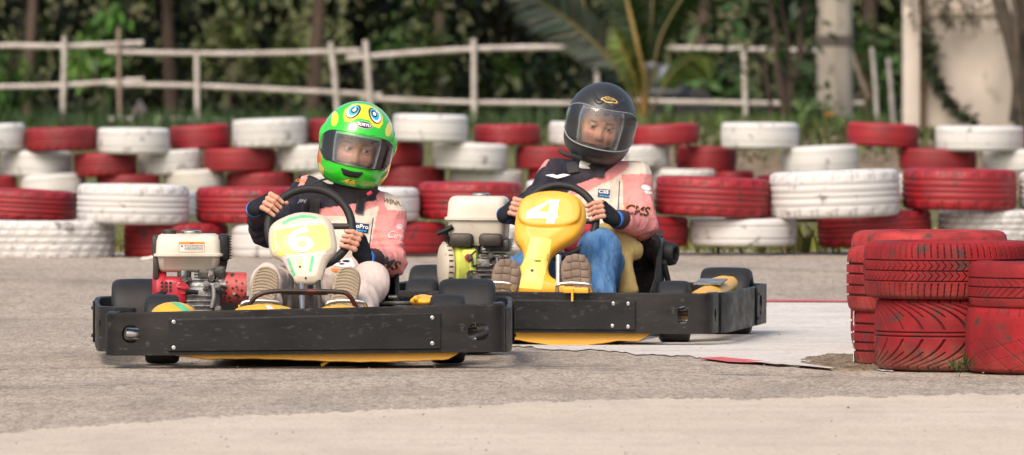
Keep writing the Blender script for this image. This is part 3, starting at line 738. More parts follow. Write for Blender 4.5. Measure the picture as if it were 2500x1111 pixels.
def kart_common(root, plate_x, plate_z, screws, sk=(0,0), rw=.735, bz=(.048,.208), hole_l=(-.625,.118,.062,.064), hole_r=(.60,.125,.075,.062)):
    # front bumper
    path = [(-.60,-.13),(-.66,-.16)]+arcpts(-.655,-.335,.05,170,250,7)[0:0]
    L = [(-.665,-.17),(-.690,-.21),(-.698,-.30)]+arcpts(-.648,-.355,.052,185,262,6)
    Rr = arcpts(.648,-.355,.052,-82,-5,6)+[(.702,-.30),(.700,-.17)]
    mid = [(x, -.408-.035*(1-(x/.64)**2)) for x in np.linspace(-.60,.60,25)]
    L, Rr, mid = [[(x*.986, y) for x, y in q] for q in (L, Rr, mid)]
    cuts = [cutter(hole_l[0],-.40,hole_l[1],hole_l[2],hole_l[3],.14,0), cutter(hole_r[0],-.40,hole_r[1],hole_r[2],hole_r[3],.14,0), cutter(.690,-.30,.12,.055,.055,.2,R(80)), cutter(-.690,-.28,.12,.055,.055,.2,R(80))]
    fb = plate_obj('front_bumper', L+mid+Rr, bz[0], bz[1], .018, .022, cuts, M_black, root, zf=lambda t, p: (bz[0]+sk[0]*p.x/.69, bz[1]+sk[1]*p.x/.69))
    # facing plate screwed on
    bm = BM(); x0, x1 = plate_x; z0, z1 = plate_z; A = []
    for x in np.linspace(x0, x1, 26):
        y = -.408-.035*(1-(x/.64)**2)-.0095; q0, q1 = z0+sk[0]*x/.69, z1+sk[1]*x/.69
        A.append([bm.verts.new(p) for p in ((x,y-.0,q0),(x,y-.011,q0+.004),(x,y-.012,q1-.006),(x,y-.007,q1),(x,y-.0,q1))])
    for a, b in zip(A[:-1], A[1:]):
        for j in range(5): bm.faces.new((a[j], a[(j+1)%5], b[(j+1)%5], b[j]))
    bm.faces.new(A[0]); bm.faces.new(A[-1][::-1])
    pl = fin('bumper_plate', bm, M_blackp, root, ang=30)
    for (x, z) in screws:
        bm = BM(); y = -.408-.035*(1-(x/.64)**2)-.021; z += (sk[0]+sk[1])/2*x/.69
        lathe(bm, [(.0070,0),(.0070,.002),(.004,.003),(.003,.0015),(0.0001,.0015)], (x,y,z), (0,-1,0), 16); fin('screw', bm, M_steel, pl)
    # side bumpers and rear bumper
    for s in (-1, 1):
        pts = [(s*.600,-.235),(s*.628,-.190),(s*.662,-.150),(s*.672,-.105),(s*.700,-.055),(s*.725,.02),(s*(.725+(rw-.725)*.4),.3),(s*(.725+(rw-.725)*.75),.6),(s*(rw-.004),.84)]
        if s > 0: pts = [(.700,-.150),(.712,-.10),(.722,.0),(.722+(rw-.725)*.4,.3),(.722+(rw-.725)*.75,.6),(rw-.004,.84)]
        pts = smooth_path([(a,b,0) for a,b in pts], 3)
        cuts = [cutter(s*.716,-.02,.12,.028,.07,.12,R(90))] if s < 0 else []
        plate_obj('side_bumper', [(p.x,p.y) for p in (pts if s < 0 else pts[::-1])][::-1 if s < 0 else -1] if False else [(p.x,p.y) for p in pts], .045, .205, .016, 0, cuts, M_black, root)
    rp = [(-rw+.001,.845),(-rw,1.15)]+arcpts(-rw+.10,1.22,.10,180,95,7)+[(x,1.335) for x in np.linspace(-.55,.55,8)]+arcpts(rw-.10,1.22,.10,85,0,7)+[(rw,1.15),(rw-.001,.845)]
    plate_obj('rear_bumper', rp, .045, .205, .016, 0, [cutter(rw,1.0,.125,.10,.08,.12,R(90)), cutter(-rw,1.0,.125,.10,.08,.12,R(90))], M_black, root)
    # vertical joint straps with bolts on the sides
    for s in (-1, 1):
        bm = BM()
        box(bm, (s*(rw+.010),.845,.125), (.006,.05,.15), bev=.002)
        for z in (.075,.175):
            for dy in (-.014,.014): cyl(bm, (s*(rw+.012),.845+dy,z), (s*(rw+.018),.845+dy,z), .006, seg=8)
        fin('joint_strap', bm, M_blackp, root)
    # chassis: floor tray, tubes, axles
    bm = BM(); box(bm, (0,.18,.040), (.62,.95,.006), bev=.001)
    fin('floor_tray', bm, M_dark, root)
    bm = BM()
    for s in (-1, 1):
        tube(bm, smooth_path([(s*.30,-.34,.055),(s*.33,-.15,.05),(s*.33,.3,.05),(s*.36,.8,.055),(s*.34,1.2,.06)],5), .015)
        tube(bm, smooth_path([(s*.33,-.05,.10),(s*.36,0,.115),(s*.43,0,.12)],4), .015)
        tube(bm, [(s*.36,.25,.06),(s*.60,.27,.08),(s*.66,.3,.10),(s*.66,.75,.10),(s*.60,.8,.09),(s*.36,.82,.07)], .012)
        cyl(bm, (s*.32,-.33,.10), (s*.60,-.37,.13), .011)
        cyl(bm, (s*.32,-.30,.075), (s*.60,-.36,.085), .011)
    for y in (-.33,.05,.55,.9,1.2): cyl(bm, (-.33,y,.055), (.33,y,.055), .013)
    fin('frame', bm, M_dark, root)
    for z, y in ((.148,-.375),(.098,-.375)):
        bm = BM(); cyl(bm, (.47,y+.04,z-.018), (.60,y,z+.0), .0095, bev=.002); fin('bumper_support', bm, M_steel, root)
    bm = BM(); cyl(bm, (-.52,-.36,.112), (-.63,-.385,.118), .022, bev=.003); fin('bumper_support', bm, M_steel, root)
    bm = BM(); cyl(bm, (-.62,1.05,.138), (.62,1.05,.138), .02); cyl(bm, (.20,1.05,.138), (.235,1.05,.138), .075, seg=40)
    fin('rear_axle', bm, M_steel, root)
    wheel(root, (-.505,0,.123), .123, .122, R(2)); wheel(root, (.505,0,.123), .123, .122, R(2))
    wheel(root, (-.597,1.05,.1375), .1375, .205); wheel(root, (.597,1.05,.1375), .1375, .205)

def pedal_set(root, fx, m, z=.205, w=.14, y=-.10):
    for x in fx:
        bm = BM(); tube(bm, smooth_path([(x-w/2,y+.10,.06),(x-w/2,y,z-.03),(x-w/2+.02,y-.01,z),(x+w/2-.02,y-.01,z),(x+w/2,y,z-.02),(x+w/2+.02,y+.06,.10)],5), .0075)
        fin('pedal', bm, m, root)

def steering_wheel(root, C, Rw, tilt, roll=0.):
    """C centre; the wheel's plane is tipped back by tilt"""
    M = Matrix.Translation(C) @ Matrix.Rotation(roll,4,'Y') @ Matrix.Rotation(tilt,4,'X')   # local x right, z up the wheel, y towards the driver
    bm = BM(); n = 72
    pts = []
    for k in range(n):
        a = 2*math.pi*k/n; pts.append(M @ Vector((Rw*math.cos(a), 0, Rw*math.sin(a))))
    tube(bm, pts, .0155, seg=14, closed=True)
    sw = fin('steering_wheel', bm, M_slick, root, ang=80)
    bm = BM()
    for a in (0, 180, 270): cyl(bm, M @ Vector((.02*math.cos(R(a)), -.012, .02*math.sin(R(a)))), M @ Vector(((Rw-.006)*math.cos(R(a)), 0, (Rw-.006)*math.sin(R(a)))), .011)
    cyl(bm, M @ Vector((0,-.03,0)), M @ Vector((0,.012,0)), .045)
    cyl(bm, M @ Vector((0,-.02,0)), Vector((C[0], .02, .10)), .011)
    fin('spoke_hub', bm, M_dark, sw)
    return M, sw

def seat(root, cx, y0=.60, top=.47, m=None):
    def f(X, Y, Z):
        zz = (Z-.05)/(top-.05); yb = Y-(y0+.30+.16*zz)          # back leans backwards
        o = s_box(X-cx, Y-.16*np.clip(zz,0,1), Z, (0,y0+.14,(top+.05)/2-.01), (.205,.20,(top-.05)/2), .10)
        i = s_box(X-cx, Y-.16*np.clip(zz,0,1), Z, (0,y0+.12,(top+.05)/2+.06), (.188,.185,(top-.05)/2+.04), .09)
        d = smax(o, -i, .008)
        front = (Z-(.17+ (Y-y0)*.95+.0))      # side wings rise towards the back
        return smax(d, np.maximum(Z-top-.25*(Y-y0-.25), front), .02)
    V, Fc = nets(f, (cx-.24,y0-.10,.02), (cx+.24,y0+.56,top+.12), .006)
    return link('seat', npmesh('seat', V, Fc), m or M_black, root)

def engine(root, cx, cy, z0, variant):
    """z0: bottom of the tank"""
    e = bpy.data.objects.new('engine', None); col.objects.link(e); e.parent = root
    W = .268
    # tank: upper shell, seam flange, lower shell
    up = lambda z, y: [(x, y) for x, y in ()]
    bm = BM()
    def ring(w, d, z, r=.03): return [(x, y, z) for x, y in rrect(0, 0, w, d, r, 5)]
    if variant == 1: secs = [(.205,.13,.0,.03),(.222,.16,.012,.03),(.232,.19,.055,.03),(.252,.205,.058,.03),(.252,.205,.066,.03),(.236,.19,.069,.03),(.232,.185,.115,.03),(.222,.17,.130,.035),(.195,.14,.138,.035)]
    else: secs = [(.19,.15,-.035,.02),(.228,.18,-.012,.03),(.236,.19,.066,.03),(.262,.215,.069,.03),(.262,.215,.079,.03),(.244,.19,.082,.03),(.236,.18,.140,.03),(.222,.165,.158,.035),(.195,.14,.165,.035)]
    prev = None; rings = []
    for w, d, z, r in secs: rings.append([bm.verts.new((cx+x, cy+y, z0+zz)) for x, y, zz in ring(w, d, z, r)])
    for A, B in zip(rings[:-1], rings[1:]):
        for k in range(len(A)): bm.faces.new((A[k], A[(k+1) % len(A)], B[(k+1) % len(A)], B[k]))
    bm.faces.new(rings[0][::-1]); bm.faces.new(rings[-1])
    tank = fin('fuel_tank', bm, M_tank, e, ang=50)
    zt = z0+secs[-1][2]; fy = cy-.105
    bm = BM(); lathe(bm, [(.035,-.004),(.037,.004),(.036,.010),(.030,.013),(.0001,.013)], (cx+.01,cy-.02,zt), (0,0,1), 28); fin('fuel_cap', bm, M_steel, tank)
    if variant == 1:
        bm = BM(); lathe(bm, [(.022,-.006),(.026,.004),(.024,.012),(.0001,.014)], (cx-.07,cy-.02,zt), (0,0,1), 20); box(bm, (cx-.065,cy-.03,zt+.012), (.05,.012,.008), bev=.002); fin('fuel_tap', bm, M_dark, tank)
        # black air filter box on the right, black guard on the left
        bm = BM(); box(bm, (cx+.128,cy+.02,z0+.088), (.042,.19,.095), bev=.012); box(bm, (cx+.118,cy+.0,z0+.045), (.05,.12,.08), rot=roty(.2), bev=.01)
        for k in range(9): box(bm, (cx+.152,cy-.06,z0+.05+k*.010), (.008,.02,.005), bev=.001)
        fin('air_filter_box', bm, M_blackp, e)
        bm = BM(); box(bm, (cx-.118,cy+.02,z0+.095), (.03,.17,.075), bev=.012); box(bm, (cx-.118,cy-.03,z0+.02), (.02,.10,.09), bev=.005); fin('tank_bracket', bm, M_dark, e)
        t = bvh_of(tank); d = decal
        lo = (cx+.012, fy-.05, z0+.092)
        d('warning_label', poly2d([rrect(0,0,.092,.036,.002,2)]), lo, (1,0,0), (0,0,1), t, M_white, tank, .0010)
        d('label_frame', poly2d([[(-.046,.018),(.046,.018),(.046,.0095),(-.046,.0095)], [(-.046,.0095),(-.044,.0095),(-.044,-.018),(-.046,-.018)], [(.044,.0095),(.046,.0095),(.046,-.018),(.044,-.018)], [(-.044,-.0165),(.044,-.0165),(.044,-.018),(-.044,-.018)]]), lo, (1,0,0), (0,0,1), t, M_orange, tank, .0018)
        lines = [[(-.006+dx,.0155),(-.001+dx,.0155),(-.001+dx,.012),(-.006+dx,.012)] for dx in (0,.008)]
        for r_ in range(4):
            x = -.026
            while x < .040:
                w_ = random.uniform(.002,.006); lines.append([(x,.0062-r_*.0052),(min(x+w_,.042),.0062-r_*.0052),(min(x+w_,.042),.0036-r_*.0052),(x,.0036-r_*.0052)]); x += w_+.0016
        d('label_print', poly2d(lines), lo, (1,0,0), (0,0,1), t, M_ink, tank, .0026, cell=0)
        d('label_symbol', poly2d([ellipse(-.035,.003,.004,.004,10)]), lo, (1,0,0), (0,0,1), t, M_engred, tank, .0026, cell=0)
    # struts under the tank
    zb = z0-.002 if variant == 1 else z0-.035
    if variant == 1:
        for x in (cx-.015, cx+.083):
            bm = BM(); box(bm, (x, cy-.085, zb-.012), (.026,.04,.04), rot=rotx(-.3), bev=.006); cyl(bm, (x,cy-.113,zb-.020), (x,cy-.095,zb-.020), .012, seg=16, bev=.002)
            box(bm, (x+.012, cy-.08, zb-.05), (.010,.02,.07), rot=roty(.35), bev=.003); fin('tank_mount', bm, M_greasy, e)
    else:
        for x in (cx-.058, cx+.062):
            bm = BM(); box(bm, (x, cy-.10, z0-.012), (.096,.05,.055), bev=.016); fin('tank_mount', bm, M_dark, e)
    # crankcase with ribs, bosses and cover
    bm = BM(); kx = cx+.045; kz = zb-.095
    box(bm, (kx, cy, kz), (.15,.17,.13), bev=.02); box(bm, (kx-.01, cy-.07, kz-.01), (.12,.06,.115), bev=.018)
    for k in range(4): box(bm, (kx-.012,cy-.105,kz+.012-k*.018), (.10,.014,.006), bev=.002)
    for x, z in ((-.065,.045),(.06,.050),(.062,-.035),(-.068,-.03),(.02,.055)): cyl(bm, (kx+x,cy-.12,kz+z), (kx+x,cy-.08,kz+z), .012, seg=16, bev=.002); cyl(bm, (kx+x,cy-.126,kz+z), (kx+x,cy-.118,kz+z), .006, seg=6)
    cyl(bm, (kx-.045,cy-.112,kz-.04), (kx-.045,cy-.09,kz-.04), .026, seg=28, bev=.003)
    tube(bm, smooth_path([(kx+.045,cy-.112,kz+.05),(kx+.048,cy-.118,kz+.01),(kx+.04,cy-.118,kz-.03)],5), .009)
    for k in range(5): box(bm, (kx+.03,cy+.01,kz+.075+k*.011), (.11,.13,.004))
    cyl(bm, (kx+.02,cy-.10,kz+.052), (kx+.09,cy-.10,kz+.052), .010, seg=14)
    fin('crankcase', bm, M_castal if variant == 1 else M_greasy, e)
    bm = BM()
    for k in range(5):
        a = Vector((kx+random.uniform(-.06,.06), cy-.10, kz+random.uniform(.02,.08))); tube(bm, smooth_path([a, a+Vector((random.uniform(-.04,.04),-.02,random.uniform(-.03,.0))), a+Vector((random.uniform(-.05,.05),0,random.uniform(-.05,-.01)))],5), .004, seg=6)
    box(bm, (kx+.04,cy-.04,zb+.0), (.10,.08,.05), bev=.01); box(bm, (kx-.06,cy-.02,zb-.02), (.05,.09,.07), bev=.01)
    box(bm, (cx,cy,kz-.080), (.24,.20,.02), bev=.003)
    fin('carburettor_hoses', bm, M_greasy, e)
    # fan shroud and recoil starter
    if variant == 1:
        bm = BM(); sx = cx-.065; M = Matrix.Translation((sx, cy-.02, kz+.01)) @ Matrix.Rotation(R(-90),4,'Z') @ Matrix.Rotation(R(90),4,'X')
        box(bm, (sx+.01, cy-.04, kz+.015), (.085,.16,.13), bev=.025, seg=3)
        lathe(bm, [(.088,0),(.092,.01),(.092,.035),(.075,.05),(.0001,.052)], (sx-.015,cy,kz+.02), (-1,0,0), 40)
        box(bm, (sx+.036, cy-.085, kz+.025), (.05,.08,.085), bev=.02)
        fin('fan_shroud', bm, M_engred, e)
        bm = BM()
        for i in range(3):
            for j in range(3): box(bm, (sx-.030+i*.015, cy-.1215, kz+.032+j*.014), (.010,.003,.009))
        fin('cooling_slots', bm, M_ink, e)
        bm = BM(); cyl(bm, (sx+.045,cy-.128,kz+.04),(sx+.045,cy-.122,kz+.04), .022, seg=24); box(bm, (sx+.042,cy-.132,kz+.042), (.036,.012,.010), rot=roty(.2), bev=.003)
        fin('engine_switch', bm, M_engred, e)
        bm = BM(); tube(bm, smooth_path([(sx-.02,cy-.12,kz+.02),(sx-.045,cy-.13,kz+.012),(sx-.072,cy-.12,kz-.006)],5), .011, r1=.015); cyl(bm, (sx+.055,cy-.13,kz+.03),(sx+.10,cy-.125,kz+.025), .008)
        fin('starter_handle', bm, M_blackp, e)
        # perforated red guard over the exhaust side
        bm = BM(); gx = cx+.165; Mg = Matrix.Translation((gx,cy-.03,zb-.056)); w = []
        for k in range(15):
            a = R(-105+210*k/14); w.append((-.0, .055*math.sin(a), .055*math.cos(a)))
        lathe(bm, [(.054,-.045),(.057,-.045),(.057,.045),(.054,.045)], (gx,cy-.03,zb-.056), (1,0,0), 40); cyl(bm, (gx+.0425,cy-.03,zb-.056),(gx+.0455,cy-.03,zb-.056), .0535, seg=40)
        cyl(bm, (gx-.0455,cy-.03,zb-.056),(gx-.0425,cy-.03,zb-.056), .0535, seg=40)
        g = fin('exhaust_guard', bm, M_guard, e); t = bvh_of(g)
        decal('guard_holes', poly2d([ellipse(x,z,.0048,.0048,10) for x,z in ((-.025,.022),(.008,.026),(.03,.018),(-.005,0),(.028,-.008),(-.03,-.018),(.01,-.026),(-.032,.004))]), (gx,cy-.2,zb-.056), (1,0,0), (0,0,1), t, M_ink, g, .001)
        bm = BM(); cyl(bm, (gx-.032,cy-.088,zb-.046),(gx-.032,cy-.082,zb-.046), .006, seg=10); cyl(bm, (gx+.0,cy-.09,zb-.075),(gx+.0,cy-.082,zb-.075), .006, seg=10); fin('guard_bolt', bm, M_steel, g)
    else:
        bm = BM(); sx = cx-.072
        lathe(bm, [(.100,0),(.104,.008),(.104,.052),(.09,.064),(.0001,.066)], (sx+.022,cy-.01,kz+.010), (-.94,-.34,0), 48)
        fin('fan_shroud', bm, M_lime, e)
        bm = BM(); lathe(bm, [(.097,0),(.099,.004),(.099,.026),(.085,.036),(.04,.042),(.0001,.042)], (sx-.042,cy-.034,kz+.010), (-.94,-.34,0), 48); fin('recoil_starter', bm, M_ivory, e)
        rs = bpy.data.objects['recoil_starter'] if 'recoil_starter' in bpy.data.objects else None
        bm = BM()
        for k in range(26):
            a = 2*math.pi*k/26; ax = Vector((-.94,-.34,0)).normalized(); u = ax.cross(Vector((0,0,1))).normalized(); w_ = Vector((0,0,1))
            c0 = Vector((sx-.042,cy-.034,kz+.010)); d_ = u*math.cos(a)+w_*math.sin(a)
            cyl(bm, c0+ax*.006+d_*.0992, c0+ax*.024+d_*.0992, .003, seg=6)
        fin('starter_slots', bm, M_ink, e)
        bm = BM(); tube(bm, smooth_path([(sx-.03,cy-.08,kz+.09),(sx-.045,cy-.09,kz+.125),(sx-.052,cy-.095,kz+.15)],5), .008, r1=.010)
        tube(bm, smooth_path([(sx-.085,cy-.095,kz+.142),(sx-.055,cy-.097,kz+.154),(sx-.022,cy-.095,kz+.172)],5), .011); fin('starter_handle', bm, M_blackp, e)
        bm = BM(); cyl(bm, (sx+.045,cy-.115,kz+.045),(sx+.045,cy-.100,kz+.045), .019, seg=6, bev=.003); fin('engine_switch', bm, M_engred, e)
        bm = BM(); box(bm, (sx+.045,cy-.085,kz+.02), (.07,.05,.13), bev=.02); fin('switch_panel', bm, M_lime, e)
        sp = bpy.data.objects.get('switch_panel'); t = bvh_of(sp)
        decal('panel_letter', text2d('S', .05, .05), (sx+.05,cy-.2,kz-.03), (1,0,0), (0,0,1), t, M_ink, sp, .001)
    return e

# ---------------------------------------------------------------- kart 6 (left, nearer)
K1 = Vector((-.733, 34.0, 0)); k1 = thing('go_kart', 'go-kart with a scuffed ivory nose panel reading 6 and cream-tanked red engine, on the left', 'go-kart', K1, 0, 'go-karts racing on the track')
k1.rotation_euler = (0, 0, R(1.5)); KM1 = Matrix.Translation(K1) @ Matrix.Rotation(R(1.5),4,'Z'); KM1i = KM1.inverted()
kart_common(k1, (-.478,.470), (.060,.183), ((.443,.168),(.443,.078),(-.46,.168),(-.46,.078)), sk=(.006,.016), rw=.752, hole_l=(-.61,.118,.062,.064), hole_r=(.605,.125,.075,.062))
def loc1(px, py, Y): return KM1i @ P(px, py, Y)
sw1C = loc1(757, 556, 34.50); MW1, sw1 = steering_wheel(k1, sw1C, .150, R(-22), R(-2))
seat(k1, .14)
pedal_set(k1, (-.155,.145), M_steel, z=.222)
engine(k1, -.418, .86, .305, 1)
# nerf bar in front of the pedals
bm = BM(); tube(bm, smooth_path([(-.215,-.18,.16),(-.20,-.20,.205),(-.165,-.21,.248),(-.10,-.21,.262),(0,-.21,.262),(.11,-.21,.260),(.15,-.21,.250),(.175,-.20,.215),(.205,-.18,.16)],6), .0085); fin('nerf_bar', bm, M_redbar, k1, ang=80)
bm = BM()
cyl(bm, (-.062,-.12,.08), (-.045,.17,.34), .011); cyl(bm, (.060,-.12,.08), (.045,.17,.34), .009); box(bm, (-.0,-.195,.258), (.16,.01,.020)); fin('fairing_stay', bm, M_dark, k1)
bm = BM(); cyl(bm, (-.008,-.12,.08), (-.012,.16,.33), .009); fin('front_stay', bm, M_steel, k1)
# yellow fairing pieces showing over and under the bumper
def sdf_obj(name, f, lo, hi, h, m, root, label=None):
    V, Fc = nets(f, lo, hi, h); return link(name, npmesh(name, V, Fc), m, root, label=label)
def yellow_under(root, x0, x1, wav):
    bm = BM(); A = []
    xs = np.linspace(x0, x1, 70)
    for i, x in enumerate(xs):
        e = min((x-x0)/(.16), (x1-x)/.05, 1.); e = max(e, 0)**.6
        zb = .060-(.036+wav(x))*e+.0008*math.sin(x*60)*e+random.uniform(-.0003,.0003)
        y = -.385-.032*(1-(x/.64)**2)
        A.append([bm.verts.new(p) for p in ((x,y,.075),(x,y-.008,zb+.003),(x,y+.004,zb),(x,y+.05,zb+.006),(x,y+.3,.052),(x,y+.3,.058),(x,y+.03,.075))])
    for a, b in zip(A[:-1], A[1:]):
        for j in range(7): bm.faces.new((a[j], a[(j+1)%7], b[(j+1)%7], b[j]))
    bm.faces.new(A[0]); bm.faces.new(A[-1][::-1]); return fin('under_fairing', bm, M_yel, root, ang=50)
yellow_under(k1, -.50, .545, lambda x: .006*math.sin(x*7))
bm = BM(); tube(bm, [(.095,-.37,.035),(.075,-.385,.018),(.055,-.39,.006)], .006, seg=6); fin('torn_strip', bm, M_yel, k1)
# fender mound left, tray humps, right
fm = sdf_obj('side_pod', lambda X,Y,Z: s_ell(X,Y,Z,(-.462,-.26,.180),(.080,.10,.046)), (-.58,-.38,.12),(-.34,-.12,.26), .005, M_yel, k1)
t = bvh_of(fm)
decal('pink_stripe', poly2d([[(-.10,-.02),(-.07,-.02),(.05,-.09),(.02,-.09)]]), (-.46,-.27,.2), (1,0,0), (0,.35,1), t, M_pinkp, fm, .001)
decal('green_stripe', poly2d([[(-.02,.04),(.02,.035),(.10,-.04),(.07,-.05)]]), (-.48,-.27,.2), (1,0,0), (0,.35,1), t, M_greenp, fm, .001)
hm = sdf_obj('floor_hump', lambda X,Y,Z: s_ell(X,Y,Z,(-.145,-.31,.193),(.105,.07,.026)), (-.26,-.39,.15),(-.03,-.23,.23), .004, M_yel, k1)
decal('green_tick', poly2d([[(.0,-.02),(.035,-.02),(.02,.012)]]), (-.10,-.33,.2), (1,0,0), (0,.3,1), bvh_of(hm), M_greenp, hm, .001)
decal('pink_tick', poly2d([[(-.03,-.02),(-.005,-.02),(-.02,.012),(-.04,.012)]]), (-.10,-.33,.2), (1,0,0), (0,.3,1), bvh_of(hm), M_pinkp, hm, .001)
sdf_obj('floor_hump', lambda X,Y,Z: s_ell(X,Y,Z,(.12,-.31,.198),(.07,.06,.018)), (.03,-.38,.16),(.21,-.24,.23), .004, M_yel, k1)
bm = BM(); box(bm, (-.232,-.4225,.205), (.006,.006,.030)); box(bm, (.173,-.4305,.205), (.008,.006,.012)); fin('yellow_clip', bm, M_yel, k1)
hp = sdf_obj('side_pod', lambda X,Y,Z: smin(s_ell(X,Y,Z,(.43,.22,.215),(.055,.12,.022)), s_cone(X,Y,Z,(.395,.12,.228),(.43,.3,.22),.010,.016),.01), (.33,.02,.17),(.53,.40,.27), .004, M_yel, k1)
decal('green_spot', poly2d([ellipse(.005,-.01,.02,.008,12)]), (.43,.1,.2), (1,0,0), (0,.5,1), bvh_of(hp), M_greenp, hp, .001)
# mechanical bits by the seat on the right
bm = BM(); cyl(bm, (.275,.35,.215),(.275,.38,.30), .012, seg=12); box(bm, (.33,.36,.205), (.16,.03,.012), bev=.003); box(bm, (.36,.36,.19), (.09,.02,.03), bev=.01)
cyl(bm, (.395,.34,.19),(.395,.38,.19), .014, seg=16); cyl(bm, (.30,.345,.225),(.33,.345,.225), .008, seg=10); fin('brake_linkage', bm, M_greasy, k1)

# nose panel of kart 6: tipped-back plate, outline in its own plane
def fairing1():
    C = loc1(741, 605, 34.17); tilt = R(-28)
    s = F/34.17
    px = [(657,573),(661,548),(672,534),(691,524),(726,513),(762,514),(797,525),(813,541),(820,565),(823,600),(819,618),(806,630),(795,645),(786,670),(778,687),(762,692),(722,690),(709,680),(701,660),(691,636),(680,624),(664,616),(658,600)]
    k = 1/math.cos(tilt)
    poly = [(p.x, p.y) for p in smooth_path([((x-741)/s, -(y-603)/s*k*.97, 0) for x, y in px], 2, True)]
    def f(X, Y, Z):
        d = s_poly2(X, Z, poly)
        bulge = .014*np.clip(-d/.022, 0, 1)
        q = np.abs(Y-.012+bulge*.5)-(.012+bulge*.5)
        body = smax(d, q, .012)
        # recessed sticker field and raised rim line
        return body
    M = Matrix.Translation(C) @ Matrix.Rotation(R(-4),4,'Y') @ Matrix.Rotation(tilt,4,'X')
    V, Fc = nets(f, (-.15,-.05,-.18), (.15,.04,.15), .0035)
    V = apply(V, M); o = link('nose_fairing', npmesh('nose_fairing', V, Fc), M_ivory, k1); t = bvh_of(o)
    u = (M.to_3x3() @ Vector((1,0,0))); v = (M.to_3x3() @ Vector((0,0,1))); n = u.cross(v)
    o0 = M @ Vector((0,-.0,-.008))
    def dp(name, polys, m, off, cell=.015, **kw):
        # pixel-measured outlines turned into plane coordinates
        q = [[((x-741)/s, -(y-603)/s*k*.97) for x, y in p] for p in polys]
        return decal(name, poly2d(q), o0, u, v, t, m, o, off, cell, **kw)
    dp('green_arc', [[(692,536),(712,525),(740,520),(762,522),(781,529),(776,533),(756,528),(735,528),(712,534),(696,542)]], M_greenp, .001)
    dp('pink_band', [[(682,552),(720,541),(780,536),(788,543),(740,546),(690,556)]], M_pinkp, .001)
    dp('yellow_sticker', [[(668,556),(700,551),(793,548),(803,560),(806,590),(805,608),(798,613),(740,614),(672,616),(668,612),(664,590)]], M_yelp, .0012)
    # halo remains of an old disc and the digit 6
    o2 = C+u*((732-741)/s)+v*(-(584-603)/s*k*.97-.010); 
    disc = [(8/s*0-.016+.050*math.cos(a), .036*math.sin(a)) for a in [2*math.pi*i/30 for i in range(30)]]
    decal('old_disc', poly2d([disc]), o2, u, v, t, mk('yellowed_white_paint', (.80,.68,.24), .5), o, .0020)
    six = []
    # ring of the 6 plus its rising arm
    def ringpoly(cx, cy, ro, ri, a0, a1, n=22, ex=1.25):
        outer = [(cx+ex*ro*math.cos(R(a0+(a1-a0)*i/n)), cy+ro*math.sin(R(a0+(a1-a0)*i/n))) for i in range(n+1)]
        inner = [(cx+ex*ri*math.cos(R(a0+(a1-a0)*i/n)), cy+ri*math.sin(R(a0+(a1-a0)*i/n))) for i in range(n+1)]
        return [[outer[i], outer[i+1], inner[i+1], inner[i]] for i in range(n)]
    six = ringpoly(.008,-.014,.031,.013,0,360,30,1.35)
    def strokepoly(pts, w):
        pts = [Vector((a, b, 0)) for a, b in pts]; pts = smooth_path(pts, 5); L_, R_ = [], []
        for i, p in enumerate(pts):
            tt = (pts[min(i+1,len(pts)-1)]-pts[max(i-1,0)]).normalized(); nn = Vector((-tt.y, tt.x, 0))
            L_.append(p+nn*w/2); R_.append(p-nn*w/2)
        return [[(L_[i].x,L_[i].y),(L_[i+1].x,L_[i+1].y),(R_[i+1].x,R_[i+1].y),(R_[i].x,R_[i].y)] for i in range(len(pts)-1)]
    arm = strokepoly([(-.022,-.022),(-.030,.0),(-.018,.028),(.008,.040),(.034,.042)], .021)
    decal('digit', poly2d(six), o2, u, v, t, M_white, o, .0030, .01)
    decal('digit', poly2d(arm), o2, u, v, t, M_white, o, .0036, .01)
    dp('green_stripe', [[(698,625),(704,624),(717,668),(711,670)]], M_greenp, .001); dp('green_stripe', [[(759,624),(766,625),(756,664),(749,662)]], M_greenp, .001)
    dp('pink_stripe', [[(690,626),(696,625),(708,665),(704,668)], [(741,622),(748,622),(742,655),(737,655)], [(768,626),(774,628),(764,668),(759,668)]], M_pinkp, .001)
    dp('yellow_stripe', [[(728,634),(732,634),(731,655),(728,655)]], M_yelp, .001)
    dp('bolt_hole', [ellipse(729,649,3.4,3,12), ellipse(741,677,2.5,2.5,10)], M_ink, .0018)
    dp('rim_line', [[(658,616),(700,622),(800,618),(818,612),(818,615),(800,621),(700,625),(660,619)]], M_pinkp, .001)
    specks = [ellipse(random.uniform(668,805), random.uniform(555,690)-abs(random.gauss(0,1)), random.uniform(.3,.9), random.uniform(.3,.8), 7) for _ in range(34)]
    dp('scuff_marks', specks, M_ink, .0040, 0)
    return o
fairing1()

# ---------------------------------------------------------------- kart 4 (right, behind)
K2 = Vector((.137, 36.52, 0)); k2 = thing('go_kart', 'go-kart with a tall plain yellow nose panel reading 4, behind the kart numbered 6', 'go-kart', K2, R(-7.5), 'go-karts racing on the track')
k2.scale = (.958,)*3
k2.rotation_euler = (0, R(.35), R(-7.5))
M2 = Matrix.Translation(K2) @ Matrix.Rotation(R(-7.5),4,'Z') @ Matrix.Scale(.958,4); M2i = M2.inverted()
def loc2(px, py, Y): return M2i @ P(px, py, Y)
kart_common(k2, (-.56,.40), (.060,.178), ((.373,.165),(.373,.075),(.315,.165),(.312,.078),(-.53,.168),(-.53,.075)), hole_l=(-.60,.12,.05,.06), hole_r=(.585,.122,.040,.070))
sw2C = loc2(1360, 540, 37.00); MW2, sw2 = steering_wheel(k2, sw2C, .155, R(-22))
seat(k2, .15, y0=.62, top=.46)
